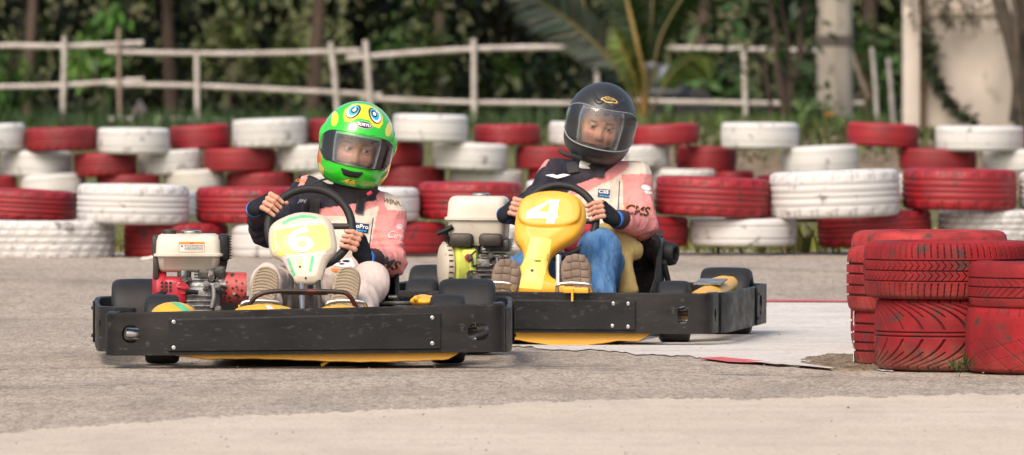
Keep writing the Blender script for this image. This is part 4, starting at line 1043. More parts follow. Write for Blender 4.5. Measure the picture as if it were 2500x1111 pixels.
bm = BM(); cyl(bm, (.33,.80,.40),(.33,1.0,.14), .014); cyl(bm, (.36,.86,.30),(.38,1.02,.14), .012); cyl(bm, (.345,.74,.40),(.352,.80,.42), .012, seg=12); fin('seat_strut', bm, M_dark, k2)
engine(k2, -.395, .86, .395, 2)
bm = BM(); lathe(bm, [(.001,0),(.040,.0),(.050,.01),(.052,.06),(.048,.10),(.044,.115),(.036,.12),(.028,.116),(.024,.08),(.001,.08)], (.285,.98,.335), (.95,-.25,-.05), 32); fin('exhaust_muffler', bm, M_slick, k2)
pedal_set(k2, (-.20,.115), M_steel, z=.232, w=.135)
bm = BM(); cyl(bm, (.045,-.05,.08), (.035,.04,.34), .011); fin('front_stay', bm, M_steel, k2)
yellow_under(k2, -.28, .46, lambda x: .022*max(0,math.sin((x+.06)*8.2))+.008)
pd = sdf_obj('side_pod', lambda X,Y,Z: smin(s_cone(X,Y,Z,(.60,.05,.155),(.62,.75,.205),.060,.045,(.9,1,1.2)), s_cone(X,Y,Z,(.58,.70,.20),(.64,.80,.215),.035,.03),.03), (.50,-.06,.06),(.712,.90,.29), .006, M_yel, k2)
bm = BM(); prism(bm, [(-.055,-.11),(.055,-.11),(.06,.11),(-.05,.11)], -.003, .003, Matrix.Translation((.598,.42,.232)) @ Matrix.Rotation(R(4),4,'X'), bev=.001); fin('pod_patch', bm, M_castal, pd)
bm = BM(); prism(bm, rrect(0,0,.06,.08,.02), -.004, .004, Matrix.Translation((.60,-.34,.122)) @ Matrix.Rotation(R(90),4,'X')); fin('bumper_bracket', bm, M_yel, k2)
def fairing2():
    Yc = 36.62; s = F/Yc; C = P(1335, 594, Yc); tilt = R(-30); kk = 1/math.cos(tilt)
    px = [(1275,480),(1300,468),(1335,464),(1372,466),(1402,476),(1420,494),(1426,520),(1423,540),(1414,562),(1398,580),(1372,596),(1350,612),(1341,630),(1340,650),(1350,670),(1382,684),(1424,694),(1436,712),(1222,712),(1220,698),(1236,682),(1256,662),(1270,645),(1278,626),(1273,604),(1258,586),(1252,566),(1252,545),(1255,515),(1262,494)]
    cv = lambda p: [((x-1335)/s, -(y-590)/s*kk) for x, y in p]
    poly = [(p.x, p.y) for p in smooth_path([(a, b, 0) for a, b in cv(px)], 3, True)]; plate = [(p.x, p.y) for p in smooth_path([(a, b, 0) for a, b in cv([(1270,494),(1300,478),(1335,473),(1370,475),(1398,486),(1411,502),(1413,530),(1402,548),(1365,558),(1300,558),(1270,548),(1261,525)])], 3, True)]
    def f(X, Y, Z):
        d = s_poly2(X, Z, poly); bulge = .022*np.clip(-d/.05, 0, 1)**.7
        q = smax(-(Y+.006+bulge), Y-.045, .01)
        b = smax(d, q, .02)
        dp_ = s_poly2(X, Z, plate)
        top = smax(dp_, smax(-(Y+.036+.004*np.clip(-dp_/.03,0,1)), Y-.0, .01), .008)
        return smin(b, top, .007)
    M = Matrix.Translation(C) @ Matrix.Rotation(R(-5),4,'Z') @ Matrix.Rotation(tilt,4,'X')
    V, Fc = nets(f, (-.21,-.11,-.25), (.19,.06,.27), .0045)
    MM = M2i @ M; V = apply(V, MM); o = link('nose_fairing', npmesh('nose_fairing', V, Fc), M_yel, k2); t = bvh_of(o)
    u = (MM.to_3x3() @ Vector((1,0,0))).normalized(); v = (MM.to_3x3() @ Vector((0,0,1))).normalized(); o0 = MM @ Vector((0,-.0,-.020)); q = 1/.958
    def dp(name, polys, m, off, cell=.015):
        return decal(name, poly2d([[(a*q, b*q) for a, b in cv(p)] for p in polys]), o0, u, v, t, m, o, off, cell)
    dp('yellow_disc', [ellipse(1332,508,31,27,30)], M_yeld, .0015)
    dp('digit', [[(1338,487),(1361,487),(1357,521),(1352,543),(1332,543),(1336,521)], [(1283,521),(1284,515),(1336,487),(1338,487),(1337,494),(1308,517)], [(1283,521),(1308,515),(1358,518),(1360,531),(1283,532)]], M_wink, .0028)
    dp('pale_patch', [[(1297,573),(1345,577),(1346,582),(1329,692),(1327,696),(1264,692),(1262,688)]], M_yelp, .0020)
    dp('bolt_hole', [ellipse(1303,654,4.5,4,9)], M_ink, .003)
    dp('scratch', [[(1300,631),(1311,629),(1322,627),(1323,630),(1312,632)]], M_ink, .003)
    bm = BM(); 
    a = M2i @ P(1405, 708, 36.05); box(bm, a, (.10,.02,.022), bev=.004); box(bm, a+Vector((-.012,-.014,-.018)), (.008,.008,.05)); fin('fairing_tab', bm, M_yel, k2)
    return o
fairing2()
# ================================================================== DRIVERS
NAVY=(.014,.015,.026); PINK=(.68,.25,.235); CREAM=(.64,.56,.46); SKIN=(.50,.28,.195)
def pxpy(V):
    return 1250+F*V[:,0]/V[:,1], YH-F*(V[:,2]-H)/V[:,1]
def inpoly(x, y, poly):
    c = np.zeros(len(x), bool); n = len(poly)
    for i in range(n):
        x0, y0 = poly[i]; x1, y1 = poly[i-1]
        c ^= ((y0 > y) != (y1 > y)) & (x < (x1-x0)*(y-y0)/(y1-y0+1e-12)+x0)
    return c
def helmet_outer(X, Y, Z):
    d = s_ell(X,Y,Z,(0,.008,.016),(.137,.158,.148))
    d = smin(d, s_ell(X,Y,Z,(0,-.058,-.082),(.096,.098,.066)), .07)
    d = smin(d, s_ell(X,Y,Z,(0,.02,-.075),(.122,.120,.080)), .05)
    return d
def port_d(X, Y, Z, zc, hz, ha):
    a = np.arctan2(X, -Y)
    qx, qz = np.abs(a)*.14-ha+.045, np.abs(Z-zc+.010*(a*a))-hz+.045
    return np.where(np.abs(a) < 2, np.sqrt(np.maximum(qx,0)**2+np.maximum(qz,0)**2)+np.minimum(np.maximum(qx,qz),0)-.045, 1)
def helmet_mesh(zc, hz, ha, paint, extra=None, vox=.0026):
    def f(X, Y, Z):
        o = helmet_outer(X,Y,Z)
        if extra is not None: o = extra(X,Y,Z,o)
        i = np.minimum(s_ell(X,Y,Z,(0,.008,.012),(.117,.139,.128)), s_cone(X,Y,Z,(0,-.0,-.03),(0,.0,-.2),.098,.092))
        i = smin(i, s_ell(X,Y,Z,(0,-.05,-.075),(.078,.082,.055)), .03)
        d = smax(o, -i, .006); d = smax(d, -port_d(X,Y,Z,zc,hz,ha), .004)
        return smax(d, -(Z+.146-.05*np.clip(Y,0,1)*1.2), .012)
    V, Fc = nets(f, (-.16,-.19,-.17), (.16,.19,.19), vox)
    o = helmet_outer(V[:,0],V[:,1],V[:,2])
    if extra is not None: o = extra(V[:,0],V[:,1],V[:,2],o)
    pdist = port_d(V[:,0],V[:,1],V[:,2],zc,hz,ha)
    C = paint(V); blk = (pdist < .0065) | (o < -.006) | (V[:,2] < -.138+.05*np.clip(V[:,1],0,1)*1.2)
    C[blk] = (.012,.012,.013); C[(o < -.014)] = (.13,.115,.115)
    return npmesh('helmet', V, Fc, cols=C)
def visor_mesh(zlo, zhi, amax, off, extra=None):
    na, nz_ = 90, 26; A = np.linspace(-amax, amax, na); Vv = []
    for j in range(nz_):
        for a in A:
            t = j/(nz_-1); e = (abs(a)/amax)**4
            lo_, hi_ = zlo*(1-e)+(zlo+.035)*e, zhi*(1-e)+(zhi-.040)*e
            Vv.append((math.sin(a), -math.cos(a), lo_+(hi_-lo_)*t))
    Vv = np.array(Vv); r0 = np.full(len(Vv), .03); r1 = np.full(len(Vv), .25)
    for _ in range(22):
        m = (r0+r1)/2; ins = helmet_outer(Vv[:,0]*m, Vv[:,1]*m, Vv[:,2]) < off
        r0 = np.where(ins, m, r0); r1 = np.where(ins, r1, m)
    P_ = np.stack([Vv[:,0]*r0, Vv[:,1]*r0, Vv[:,2]], 1); Q = np.stack([Vv[:,0]*(r0-.0018), Vv[:,1]*(r0-.0018), Vv[:,2]], 1); Fc = []
    N = len(P_)
    for j in range(nz_-1):
        for i in range(na-1):
            q = (j*na+i, j*na+i+1, (j+1)*na+i+1, (j+1)*na+i); Fc.append(q); Fc.append(tuple(k+N for k in q[::-1]))
    for i in range(na-1):
        Fc.append((i+1, i, i+N, i+1+N)); k = (nz_-1)*na+i; Fc.append((k, k+1, k+1+N, k+N))
    for j in range(nz_-1):
        Fc.append((j*na, (j+1)*na, (j+1)*na+N, j*na+N)); k = j*na+na-1; Fc.append((k+na, k, k+N, k+na+N))
    return npmesh('visor', np.concatenate([P_, Q]), np.array(Fc))
def head_np(gaze=(0,0), open_=.0047):
    ex, ey, ez = .0315, -.0745, .004
    def f(X, Y, Z):
        d = s_ell(X,Y,Z,(0,.012,.03),(.074,.092,.085))
        d = smin(d, s_ell(X,Y,Z,(0,-.022,-.028),(.066,.072,.088)), .03)
        d = smin(d, s_cone(X,Y,Z,(-.03,-.045,-.085),(.03,-.045,-.085),.026,.026), .03)
        d = smin(d, s_cone(X,Y,Z,(0,-.06,-.095),(0,-.062,-.10),.018,.016), .025)
        d = smin(d, s_cone(X,Y,Z,(0,.03,-.08),(0,.05,-.20),.055,.058), .03)
        for s in (-1, 1):
            d = smax(d, -(np.sqrt((X-s*ex)**2*.55+(Y+.103)**2+(Z-ez)**2*1.2)-.017), .020)       # sockets
            d = smin(d, s_ell(X,Y,Z,(s*.040,-.060,-.028),(.024,.022,.022)), .018)          # cheeks
            d = smin(d, s_cone(X,Y,Z,(s*.012,-.083,.023),(s*.048,-.068,.022),.008,.006), .014)  # brow
            d = smin(d, s_cone(X,Y,Z,(s*.009,-.092,-.036),(s*.013,-.086,-.036),.0075,.006), .006)  # nostrils
            lid = np.sqrt((X-s*ex)**2+(Y-ey)**2+(Z-ez)**2)-.0150
            dx = (X-s*ex)/.0155; dz = (Z-ez-.0006+.0012*s*dx*0)/open_
            opening = (dx*dx+dz*dz-1)*open_
            lid = np.maximum(lid, -np.where(Y < ey, opening, 1))
            d = smin(d, lid, .004)
            d = smax(d, -np.where(Y < ey+.004, np.maximum(opening, np.sqrt((X-s*ex)**2+(Y-ey)**2+(Z-ez)**2)-.019), 1), .0015)
            d = smin(d, s_cone(X,Y,Z,(s*.068,.012,.0),(s*.074,.018,-.03),.012,.008), .006)        # ears
        d = smin(d, s_cone(X,Y,Z,(0,-.083,.008),(0,-.097,-.026),.0065,.0095), .012)
        d = smin(d, s_ell(X,Y,Z,(0,-.097,-.033),(.0115,.0115,.010)), .008)
        d = smin(d, s_cone(X,Y,Z,(-.017,-.079,-.0585),(.017,-.079,-.0585),.0055,.0055), .006)
        d = smin(d, s_cone(X,Y,Z,(-.014,-.078,-.0680),(.014,-.078,-.0680),.0065,.0065), .005)
        for s in (-1,1): d = smax(d, -(np.sqrt((X-s*.0075)**2+(Y+.098)**2+(Z+.0425)**2)-.0035), .003)
        return d
    V, Fc = nets(f, (-.09,-.118,-.13), (.09,.115,.125), .0022)
    x, y, z = V.T; C = np.tile(np.array(SKIN), (len(V),1))
    def blend(m, c): 
        m = np.clip(m, 0, 1)[:,None]; C[:] = C*(1-m)+np.array(c)*m
    for s in (-1,1):
        blend(.45*np.exp(-(((x-s*.040)/.018)**2+((z+.022)/.016)**2))*(y < -.03), (.62,.20,.15))
        br = np.exp(-(((x-s*.034)/.019)**4+((z-.0245-.0025*np.cos((x-s*.034)*70))/.0042)**4))*(y < -.04); blend(br*.85, (.04,.025,.02))
        ld = np.exp(-(((x-s*ex)/.017)**4+((z-ez-open_-.0010)/.0016)**2))*(y < -.06); blend(ld*.85, (.03,.02,.02))
        blend(.35*np.exp(-(((x-s*ex)/.017)**2+((z-ez+.009)/.006)**2))*(y < -.05), (.36,.17,.12))
    blend(.8*np.exp(-((x/.022)**4+((z+.063)/.009)**4))*(y < -.06), (.45,.12,.10))
    blend(.3*np.exp(-((x/.014)**2+((z+.034)/.012)**2))*(y < -.07), (.62,.22,.16))
    for s in (-1,1): blend(.8*np.exp(-(((x-s*.0075)/.004)**2+((z+.043)/.003)**2))*(y < -.085), (.10,.03,.025))
    parts = [(V, Fc, C)]
    eyes = []
    for s in (-1,1):
        n = 24; vs, cs, fs = [], [], []
        for i in range(n+1):
            th = math.pi*i/n
            for k in range(n*2):
                ph = math.pi*k/n; dv = Vector((math.sin(th)*math.cos(ph), -math.cos(th), math.sin(th)*math.sin(ph)))
                g = Matrix.Rotation(gaze[0],3,'Z') @ Matrix.Rotation(gaze[1],3,'X') @ dv
                vs.append((s*ex+g.x*.0132, ey+g.y*.0132, ez+g.z*.0132))
                a = th; cs.append((.01,.008,.008) if a < .24 else ((.030,.016,.011) if a < .56 else (.46,.41,.38)))
        for i in range(n):
            for k in range(n*2): fs.append((i*2*n+k, i*2*n+(k+1)%(2*n), (i+1)*2*n+(k+1)%(2*n), (i+1)*2*n+k))
        eyes.append((np.array(vs), np.array(fs), np.array(cs)))
    return parts[0], joinnp(eyes)
def mv(M, p): return np.array(M @ Vector(p))
class Hand:
    def __init__(s, MW, Rw, phi, bend=0.):
        A = MW.to_3x3().normalized()
        s.G = MW @ Vector((Rw*math.cos(phi),0,Rw*math.sin(phi))); s.r = A @ Vector((math.cos(phi),0,math.sin(phi))); s.n = A @ Vector((0,1,0))
        t = A @ Vector((-math.sin(phi),0,math.cos(phi))); s.up = t if math.cos(phi) > 0 else -t
        s.sgn = 1 if math.cos(phi) > 0 else -1
        s.wrist = s.p(.070,.052,-.020); s.fin = []
        for k in range(4):
            o = (1.5-k)*.0195; ln = (.95,1.05,1.0,.82)[k]; j = (.0,.003,-.001,.002)[k]
            s.fin.append([s.p(.040,.010,o*1.05), s.p(.033,-.024*ln,o+.001), s.p(.004+j,-.034*ln,o-.001), s.p(-.022*ln,-.024+j,o-.004)])
        s.thumb = [s.p(.052,.036,.010), s.p(.018,.034,.032), s.p(-.010,.026,.040), s.p(-.026,.006,.040)]
    def p(s, a, b, c): return s.G+s.r*a+s.n*b+s.up*c
    def skin(s, X, Y, Z):
        d = None
        for c in s.fin+[s.thumb]:
            rr = (.0100,.0092,.0086,.0074) if c is not s.thumb else (.0130,.0115,.0105,.0090)
            f = None
            for i in range(3):
                q = s_cone(X,Y,Z,c[i],c[i+1],rr[i],rr[i+1]); f = q if f is None else smin(f, q, .003)
            for i in (1,2): f = smin(f, np.sqrt((X-c[i].x)**2+(Y-c[i].y)**2+(Z-c[i].z)**2)-rr[i]*1.06, .002)
            d = f if d is None else smin(d, f, .0012)
        return smin(d, s.palm(X,Y,Z,-.001), .006)
    def palm(s, X, Y, Z, e=0.):
        d = None
        for k, c in enumerate(s.fin):
            w = s.wrist+s.up*(1.5-k)*.008
            q = s_cone(X,Y,Z,c[0],w,.0125+e,.0165+e); d = q if d is None else smin(d, q, .010)
        return smin(d, s_cone(X,Y,Z,s.thumb[0],s.wrist,.016+e,.019+e), .010)
    def glove(s, X, Y, Z):
        d = s.palm(X,Y,Z,.0035)
        for c in s.fin:
            e = c[0]+(c[1]-c[0])*.80; d = smin(d, s_cone(X,Y,Z,c[0],e,.0128,.0120), .004)
        e = s.thumb[0]+(s.thumb[1]-s.thumb[0])*.6; return smin(d, s_cone(X,Y,Z,s.thumb[0],e,.0158,.0140), .005)
    def box(s, m=.0):
        ps = [p for c in s.fin+[s.thumb] for p in c]+[s.wrist]
        return [min(p[i] for p in ps)-.024-m for i in range(3)], [max(p[i] for p in ps)+.024+m for i in range(3)]
def wrinkle(X, Y, Z, a, seed):
    q = 0
    for k in range(5):
        r = np.random.default_rng(seed*10+k); v = r.normal(size=3); v = v/np.linalg.norm(v)*(22+18*k); ph = r.uniform(0,6)
        q = q+np.sin(v[0]*X+v[1]*Y*.6+v[2]*Z+ph+1.5*np.sin(v[1]*X*.5-v[0]*Z*.7))/(1+.6*k)
    return q*a
def crease(X, Y, Z, a, seed):
    q = 0
    for k in range(4):
        r = np.random.default_rng(seed*17+k); v = r.normal(size=3); v = v/np.linalg.norm(v)*(13+9*k); ph = r.uniform(0,6)
        q = q+np.abs(np.sin(v[0]*X+v[1]*Y*.7+v[2]*Z+ph+1.9*np.sin(9*X+7*Z+k)+1.4*np.sin(11*Z-8*Y+k)))/(1+.5*k)
    return q*a-a*1.4
def build_driver(J, Hl, Hr, root, helmetM, paintfn, name_seed, jseed, Mtrou, gaze, head_off, hairup=0., armr=(.062,.052,.043), fat=1.0):
    """J: joints in world space"""
    O = np.array(root.location)
    def sub(V): return V-O
    hL, hR = Hand(*Hl), Hand(*Hr)
    # --- body: head, neck, hands at fine resolution, trunk and limbs inside the clothes
    (hv, hf, hc), eyes = head_np(gaze)
    HM = helmetM @ Matrix.Translation(head_off)
    parts = [(sub(apply(hv, HM)), hf, hc)]
    for h in (hL, hR):
        lo, hi = h.box(); V, Fc = nets(h.skin, lo, hi, .0019)
        C = np.tile(np.array(SKIN)*np.array((1.05,1.0,1.0)), (len(V),1))
        for c in h.fin+[h.thumb]:
            for i in (1,2):
                dd = np.linalg.norm(V-np.array(c[i]), axis=1); m = np.exp(-(dd/.011)**2)[:,None]*.35; C = C*(1-m)+np.array((.50,.20,.14))*m
            dd = np.linalg.norm(V-np.array(c[3])-np.array(-h.n*.004-h.r*.001), axis=1); m = np.exp(-(dd/.006)**2)[:,None]*.5; C = C*(1-m)+np.array((.66,.42,.35))*m
        parts.append((sub(V), Fc, C))
    def trunk(X, Y, Z):
        d = s_cone(X,Y,Z,J['pelvis'],J['chest'],.12,.12)
        d = smin(d, s_cone(X,Y,Z,J['shL'],J['shR'],.05,.05), .05); d = smin(d, s_cone(X,Y,Z,J['chest'],J['neck'],.07,.052), .05)
        d = smin(d, s_cone(X,Y,Z,J['neck'],np.array(HM @ Vector((0,.03,-.10))),.052,.052), .03)
        for s, h in (('L',hL),('R',hR)):
            d = smin(d, s_cone(X,Y,Z,J['sh'+s],J['el'+s],.042,.034), .03); d = smin(d, s_cone(X,Y,Z,J['el'+s],h.wrist,.034,.024), .02)
            d = smin(d, s_cone(X,Y,Z,J['hip'+s],J['kn'+s],.065,.045), .04); d = smin(d, s_cone(X,Y,Z,J['kn'+s],J['an'+s],.045,.030), .02)
        return d
    allp = np.array([list(J[k]) for k in J]); lo, hi = allp.min(0)-.16, allp.max(0)+.16
    V, Fc = nets(trunk, lo, hi, .011); parts.append((sub(V), Fc, np.tile(np.array(SKIN), (len(V),1))))
    v_, f_, c_ = joinnp(parts); body = link('body', npmesh('body', v_, f_, cols=c_), M_skin, root)
    v_, f_, c_ = eyes; link('eyes', npmesh('eyes', sub(apply(v_, HM)), f_, cols=c_), M_eyew, root)
    # --- hair: short fringe under the helmet
    def hair(X, Y, Z):
        d = s_ell(X,Y,Z,(0,.012,.036),(.079,.099,.085)); d = smax(d, -(Z-.045-hairup+ .25*np.abs(X)*0+ (Y+.09)*.2+.010*np.sin(X*160)+.006*np.sin(X*410)), .006)
        return d
    V, Fc = nets(hair, (-.09,-.10,.0), (.09,.12,.13), .0035); link('hair', npmesh('hair', sub(apply(V, HM)), Fc), M_hair, root)
    # --- jacket
    limb = {}
    def torso(X, Y, Z):
        cx = J['chest']
        d = s_cone(X,Y,Z,J['pelvis'],J['chest'],.145*fat,.150*fat,(.92,1.12,1))
        d = smin(d, s_cone(X,Y,Z,J['shL'],J['shR'],.072,.072), .09)
        d = smin(d, s_cone(X,Y,Z,J['chest'],J['neck'],.105,.070), .06)
        return d
    def arm(s, h):
        w = h.wrist+(J['el'+s]-h.wrist).normalized()*.088
        def g(X, Y, Z):
            d = s_cone(X,Y,Z,J['sh'+s],J['el'+s],armr[0]*1.06,armr[1]); d = smin(d, s_cone(X,Y,Z,J['el'+s],w,armr[1],armr[2]), .035)
            return d
        return g
    aL, aR = arm('L', hL), arm('R', hR)
    def jacket(X, Y, Z):
        d = smin(smin(torso(X,Y,Z), aL(X,Y,Z), .035), aR(X,Y,Z), .035)
        d = d+crease(X,Y,Z,.0058,jseed)+wrinkle(X*.4,Y*.4,Z*.4,.0042,jseed+3)
        # folds at the elbows: rings around the arms
        for s, h in (('L',hL),('R',hR)):
            e = np.array(J['el'+s]); q = np.sqrt((X-e[0])**2+(Y-e[1])**2+(Z-e[2])**2); d = d+.0075*np.abs(np.sin(q*75+2*np.sin(Z*30)+2*np.sin(X*25)))*np.exp(-(q/.14)**2)
        return d
    V, Fc = nets(jacket, lo, hi, .0044)
    da, db, dt = aL(*V.T), aR(*V.T), torso(*V.T); px, py = pxpy(V)
    which = np.where((da < dt+.0) & (da < db), 1, np.where((db < dt+.0), 2, 0))
    C = paintfn(px, py, which, V)
    jk = link('racing_jacket', npmesh('racing_jacket', sub(V), Fc, cols=C), M_suit, root)
    # --- cuffs, gloves, straps
    for s, h in (('L',hL),('R',hR)):
        e = (J['el'+s]-h.wrist).normalized(); a = h.wrist+e*.026; b = h.wrist+e*.092
        lo_ = [min(a[i],b[i])-.06 for i in range(3)]; hi_ = [max(a[i],b[i])+.06 for i in range(3)]
        V, Fc = nets(lambda X,Y,Z: s_cone(X,Y,Z,a,b,.037,.040)+.0012*np.sin(np.arctan2(Z-a[2],X-a[0])*26), lo_, hi_, .004)
        link('cuff', npmesh('cuff', sub(V), Fc), M_cuff, root)
        lo_, hi_ = h.box(.01); V, Fc = nets(lambda X,Y,Z: smin(h.glove(X,Y,Z), s_cone(X,Y,Z,h.wrist,h.wrist+e*.03,.026,.030), .01), lo_, hi_, .0028)
        link('glove', npmesh('glove', sub(V), Fc), M_glove, root)
        bm = BM(); c = h.wrist+e*.006-Vector(O); lathe(bm, [(.027,-.010),(.0325,-.009),(.0330,.009),(.028,.010)], c, e, 28); fin('wrist_strap', bm, M_blue, root)
    # --- trousers
    def trou(X, Y, Z):
        d = s_cone(X,Y,Z,J['hipL'],J['hipR'],.10,.10); k = J.get('kr',(.098,.072,.056))
        for s in 'LR':
            d = smin(d, s_cone(X,Y,Z,J['hip'+s],J['kn'+s],k[0],k[1]), .04); d = smin(d, s_cone(X,Y,Z,J['kn'+s],J['an'+s],k[1],k[2]), .03)
        return d+crease(X,Y,Z,.0080,jseed+5)+wrinkle(X*.4,Y*.4,Z*.4,.0045,jseed+7)
    V, Fc = nets(trou, lo, hi, .0055); link('trousers', npmesh('trousers', sub(V), Fc), Mtrou, root)
    return hL, hR, jk, HM
def shoe(root, C, roll, tilt, W, L, style, msole, mup):
    """C: centre of the sole (world); sole faces the camera, toe up"""
    M = Matrix.Translation(C-root.location) @ Matrix.Rotation(roll,4,'Y') @ Matrix.Rotation(tilt,4,'X')
    sh = bpy.data.objects.new('shoe', None); col.objects.link(sh); sh.parent = root
    def hw(z):
        t = (z/L+.5); return W/2*(.80+.22*math.sin(max(0,min(1,(t-.35)/.65))*math.pi*.62) - .10*math.exp(-((t-.40)/.12)**2))*math.sqrt(max(1-abs((t-.5)*2)**5.0, 0))
    zs = [L*(-.5+i/40) for i in range(41)]; poly = [(hw(z), z) for z in zs]+[(-hw(z), z) for z in zs[::-1]][1:-1]
    V, Fc = nets(lambda X,Y,Z: smax(s_poly2(X,Z,poly), np.abs(Y-.010)-.011, .008), (-W*.7,-.02,-L*.56), (W*.7,.03,L*.56), .004)
    sole = link('sole', npmesh('sole', apply(V, M), Fc), msole, sh)
    bm = BM()
    if style == 1:
        n = 23
        for i in range(n):
            z = L*(-.46+.93*i/n); w = hw(z)*.86
            if w > .012: tube(bm, [M @ Vector((w*u, -.0015, z+.012*(1-u*u))) for u in np.linspace(-1,1,9)], .0030, seg=6)
    else:
        for i in range(9):
            z = L*(-.44+.88*i/8); w = hw(z)*.90
            for u in (-.66,0,.66):
                box(bm, M @ Vector((w*u*.98, -.0015, z-.006*abs(u))), (w*.63, .006, L*.096), rot=(M.to_3x3() @ Matrix.Rotation(u*.16,3,'Y')), bev=.0015)
    fin('tread', bm, msole, sole)
    def up(X, Y, Z):
        d = s_cone(X,Y,Z,(0,.055,L*.26),(0,.062,-L*.30),W*.42,W*.40); d = smax(d, .014-Y, .004)
        return smin(d, s_cone(X,Y,Z,(0,.06,-L*.30),(0,.16,-L*.22),W*.40,W*.42), .03)
    V, Fc = nets(up, (-W*.7,-.02,-L*.62), (W*.7,.22,L*.55), .006); link('upper', npmesh('upper', apply(V, M), Fc), mup, sh)
    return sh
def vW(px, py, Y): return P(px, py, Y)

# ---------------------------------------------------------------- driver 1
r1 = thing('person', 'driver in a shiny green full-face helmet and beige trousers, steering the kart numbered 6', 'person', (P(800,800,34.85).x, 34.85, .05), 0, 'kart drivers')
HM1 = Matrix.Translation(P(871,357,34.92)) @ Matrix.Rotation(R(3),4,'Z') @ Matrix.Rotation(R(11),4,'Y') @ Matrix.Rotation(R(5),4,'X')
J1 = dict(pelvis=vW(810,725,34.84), chest=vW(850,575,34.96), neck=vW(868,472,34.97), shL=vW(756,480,34.93), shR=vW(938,522,34.95),
          elL=vW(654,566,34.74), elR=vW(957,640,34.80), hipL=vW(762,728,34.80), hipR=vW(850,728,34.80), knL=vW(655,690,34.40), knR=vW(896,690,34.40),
          anL=vW(640,765,34.12), anR=vW(875,765,34.14), kr=(.098,.062,.060))
def paint1(px, py, which, V):
    C = np.tile(np.array(CREAM), (len(px),1)); n = lambda a, s: a+2.0*np.sin(px*.11+s)
    navy = inpoly(px, py, [(560,380),(985,380),(985,470),(935,478),(920,492),(772,513),(730,510),(700,520),(560,620)])
    pink = inpoly(px, py, [(700,506),(772,511),(922,489),(923,502),(858,527),(790,528),(700,524)])
    C[navy] = NAVY; C[pink] = PINK
    side = (px > 904+ (600-py)*.22) & (py > 500) & (py < 760); C[side & (which == 0)] = PINK
    C[(which == 0) & (py > 690) & (px > 860)] = PINK
    rb = (which == 2) & (py > 492); C[rb] = PINK; C[(which == 2) & (py > 492) & (px < 903+(600-py)*.2)] = PINK
    cap = inpoly(px, py, [(930,466),(985,480),(990,515),(944,512),(933,495)]); C[cap] = CREAM
    pi = inpoly(px, py, [(918,478),(930,464),(938,470),(938,500),(948,514),(935,516),(922,500)]); C[pi] = PINK
    C[which == 1] = NAVY
    C[inpoly(px, py, [(735,430),(752,427),(742,452),(722,470),(716,466),(732,448)]) ] = PINK
    C[(V[:,1] > 35.03) & (which == 0) & (py < 640)] = NAVY
    return C
hL1, hR1, jk1, HH1 = build_driver(J1, (KM1 @ MW1, .150, R(147)), (KM1 @ MW1, .150, R(-23)), r1, HM1, paint1, 1, 3, M_chino, (R(24),R(2)), (0,.004,-.011))
O1 = r1.location
shoe(r1, P(638,744,34.02), R(10), R(-12), .098, .285, 1, M_sole1, M_shoe1)
shoe(r1, P(836,744,34.02), R(12), R(-12), .098, .285, 1, M_sole1, M_shoe1)
GREEN=(.02,.50,.015); YLW=(.80,.62,.02)
def hp1(V):
    x, y, z = V.T; C = np.tile(np.array(GREEN), (len(V),1))
    # yellow mask over the forehead, yellow flashes on the sides, orange flames by the chin
    e0 = R(56); vv = y*math.sin(e0)+z*math.cos(e0); m = inpoly(x, vv, [(-.074,-.010),(-.064,-.040),(-.042,-.046),(-.022,-.030),(.022,-.030),(.042,-.046),(.064,-.040),(.074,-.010),(.070,.024),(.045,.060),(-.045,.060),(-.070,.024)]) & (z > .03)
    C[m] = YLW
    for s in (-1,1):
        q = ((s*x-.100)/.012)**2+((z-.088)/.024)**2; C[(q < 1) & (y < .0)] = YLW
        q = inpoly(s*x, z, [(.118,-.062),(.132,-.030),(.138,-.046),(.150,-.02),(.150,-.085),(.120,-.085)]) & (y > -.12) & (y < .02); C[q] = (.75,.14,.02)
        q = inpoly(s*x, z, [(.105,-.095),(.125,-.080),(.118,-.11),(.1,-.12)]); C[q] = YLW
    return C
def hx1(X, Y, Z, o):
    for s in (-1,1): o = smin(o, s_ell(X,Y,Z,(s*.126,-.012,.022),(.018,.032,.040)), .006)
    return o
def place_helmet(me, M, root, m, nm='helmet'):
    o = link('helmet', me, m, root); Mt = Matrix.Translation(-root.location) @ M; o.matrix_basis = Mt; return o
h1 = place_helmet(helmet_mesh(-.004, .046, .152, hp1, hx1), HM1, r1, M_helm)
bv = bvh_of(h1)
link('visor', visor_mesh(-.062, .058, 1.28, .0035), M_visor, h1)
def hdec(name, bm, az, el, m, off, target, parent, cell=.01, rot=0., dist=.2):
    n = Vector((math.sin(az)*math.cos(el), -math.cos(az)*math.cos(el), math.sin(el))); u = Vector((math.cos(az), math.sin(az), 0)); v = n.cross(u)
    return decal(name, bm, n*.10, u, v, target, m, parent, off, cell, rot)
for s in (-1, 1):
    az, el, ro = R(s*27), R(56), R(-s*10)
    k = s
    hdec('eye_print', poly2d([ellipse(0,0,.0262,.0400,30)]), az, el, M_ink, .0010, bv, h1, rot=ro)
    hdec('eye_white', poly2d([ellipse(.0015*k,-.001,.0222,.0350,28)]), az, el, M_wink, .0020, bv, h1, rot=ro)
    hdec('eye_blue', poly2d([ellipse(-.002*k,.0015,.0185,.029,28)]), az, el, M_cyan, .0030, bv, h1, rot=ro)
    hdec('eye_pupil', poly2d([ellipse(-.005*k,.001,.0120,.0180,20)]), az, el, M_ink, .0040, bv, h1, rot=ro)
    hdec('eye_glint', poly2d([ellipse(-.005*k,-.0005,.0070,.0100,16), ellipse(.005,.014,.003,.003,10)]), az, el, M_wink, .0050, bv, h1, rot=ro)
hdec('badge', poly2d([ellipse(0,0,.031,.0150,24)]), R(3), R(36), M_wink, .0012, bv, h1)
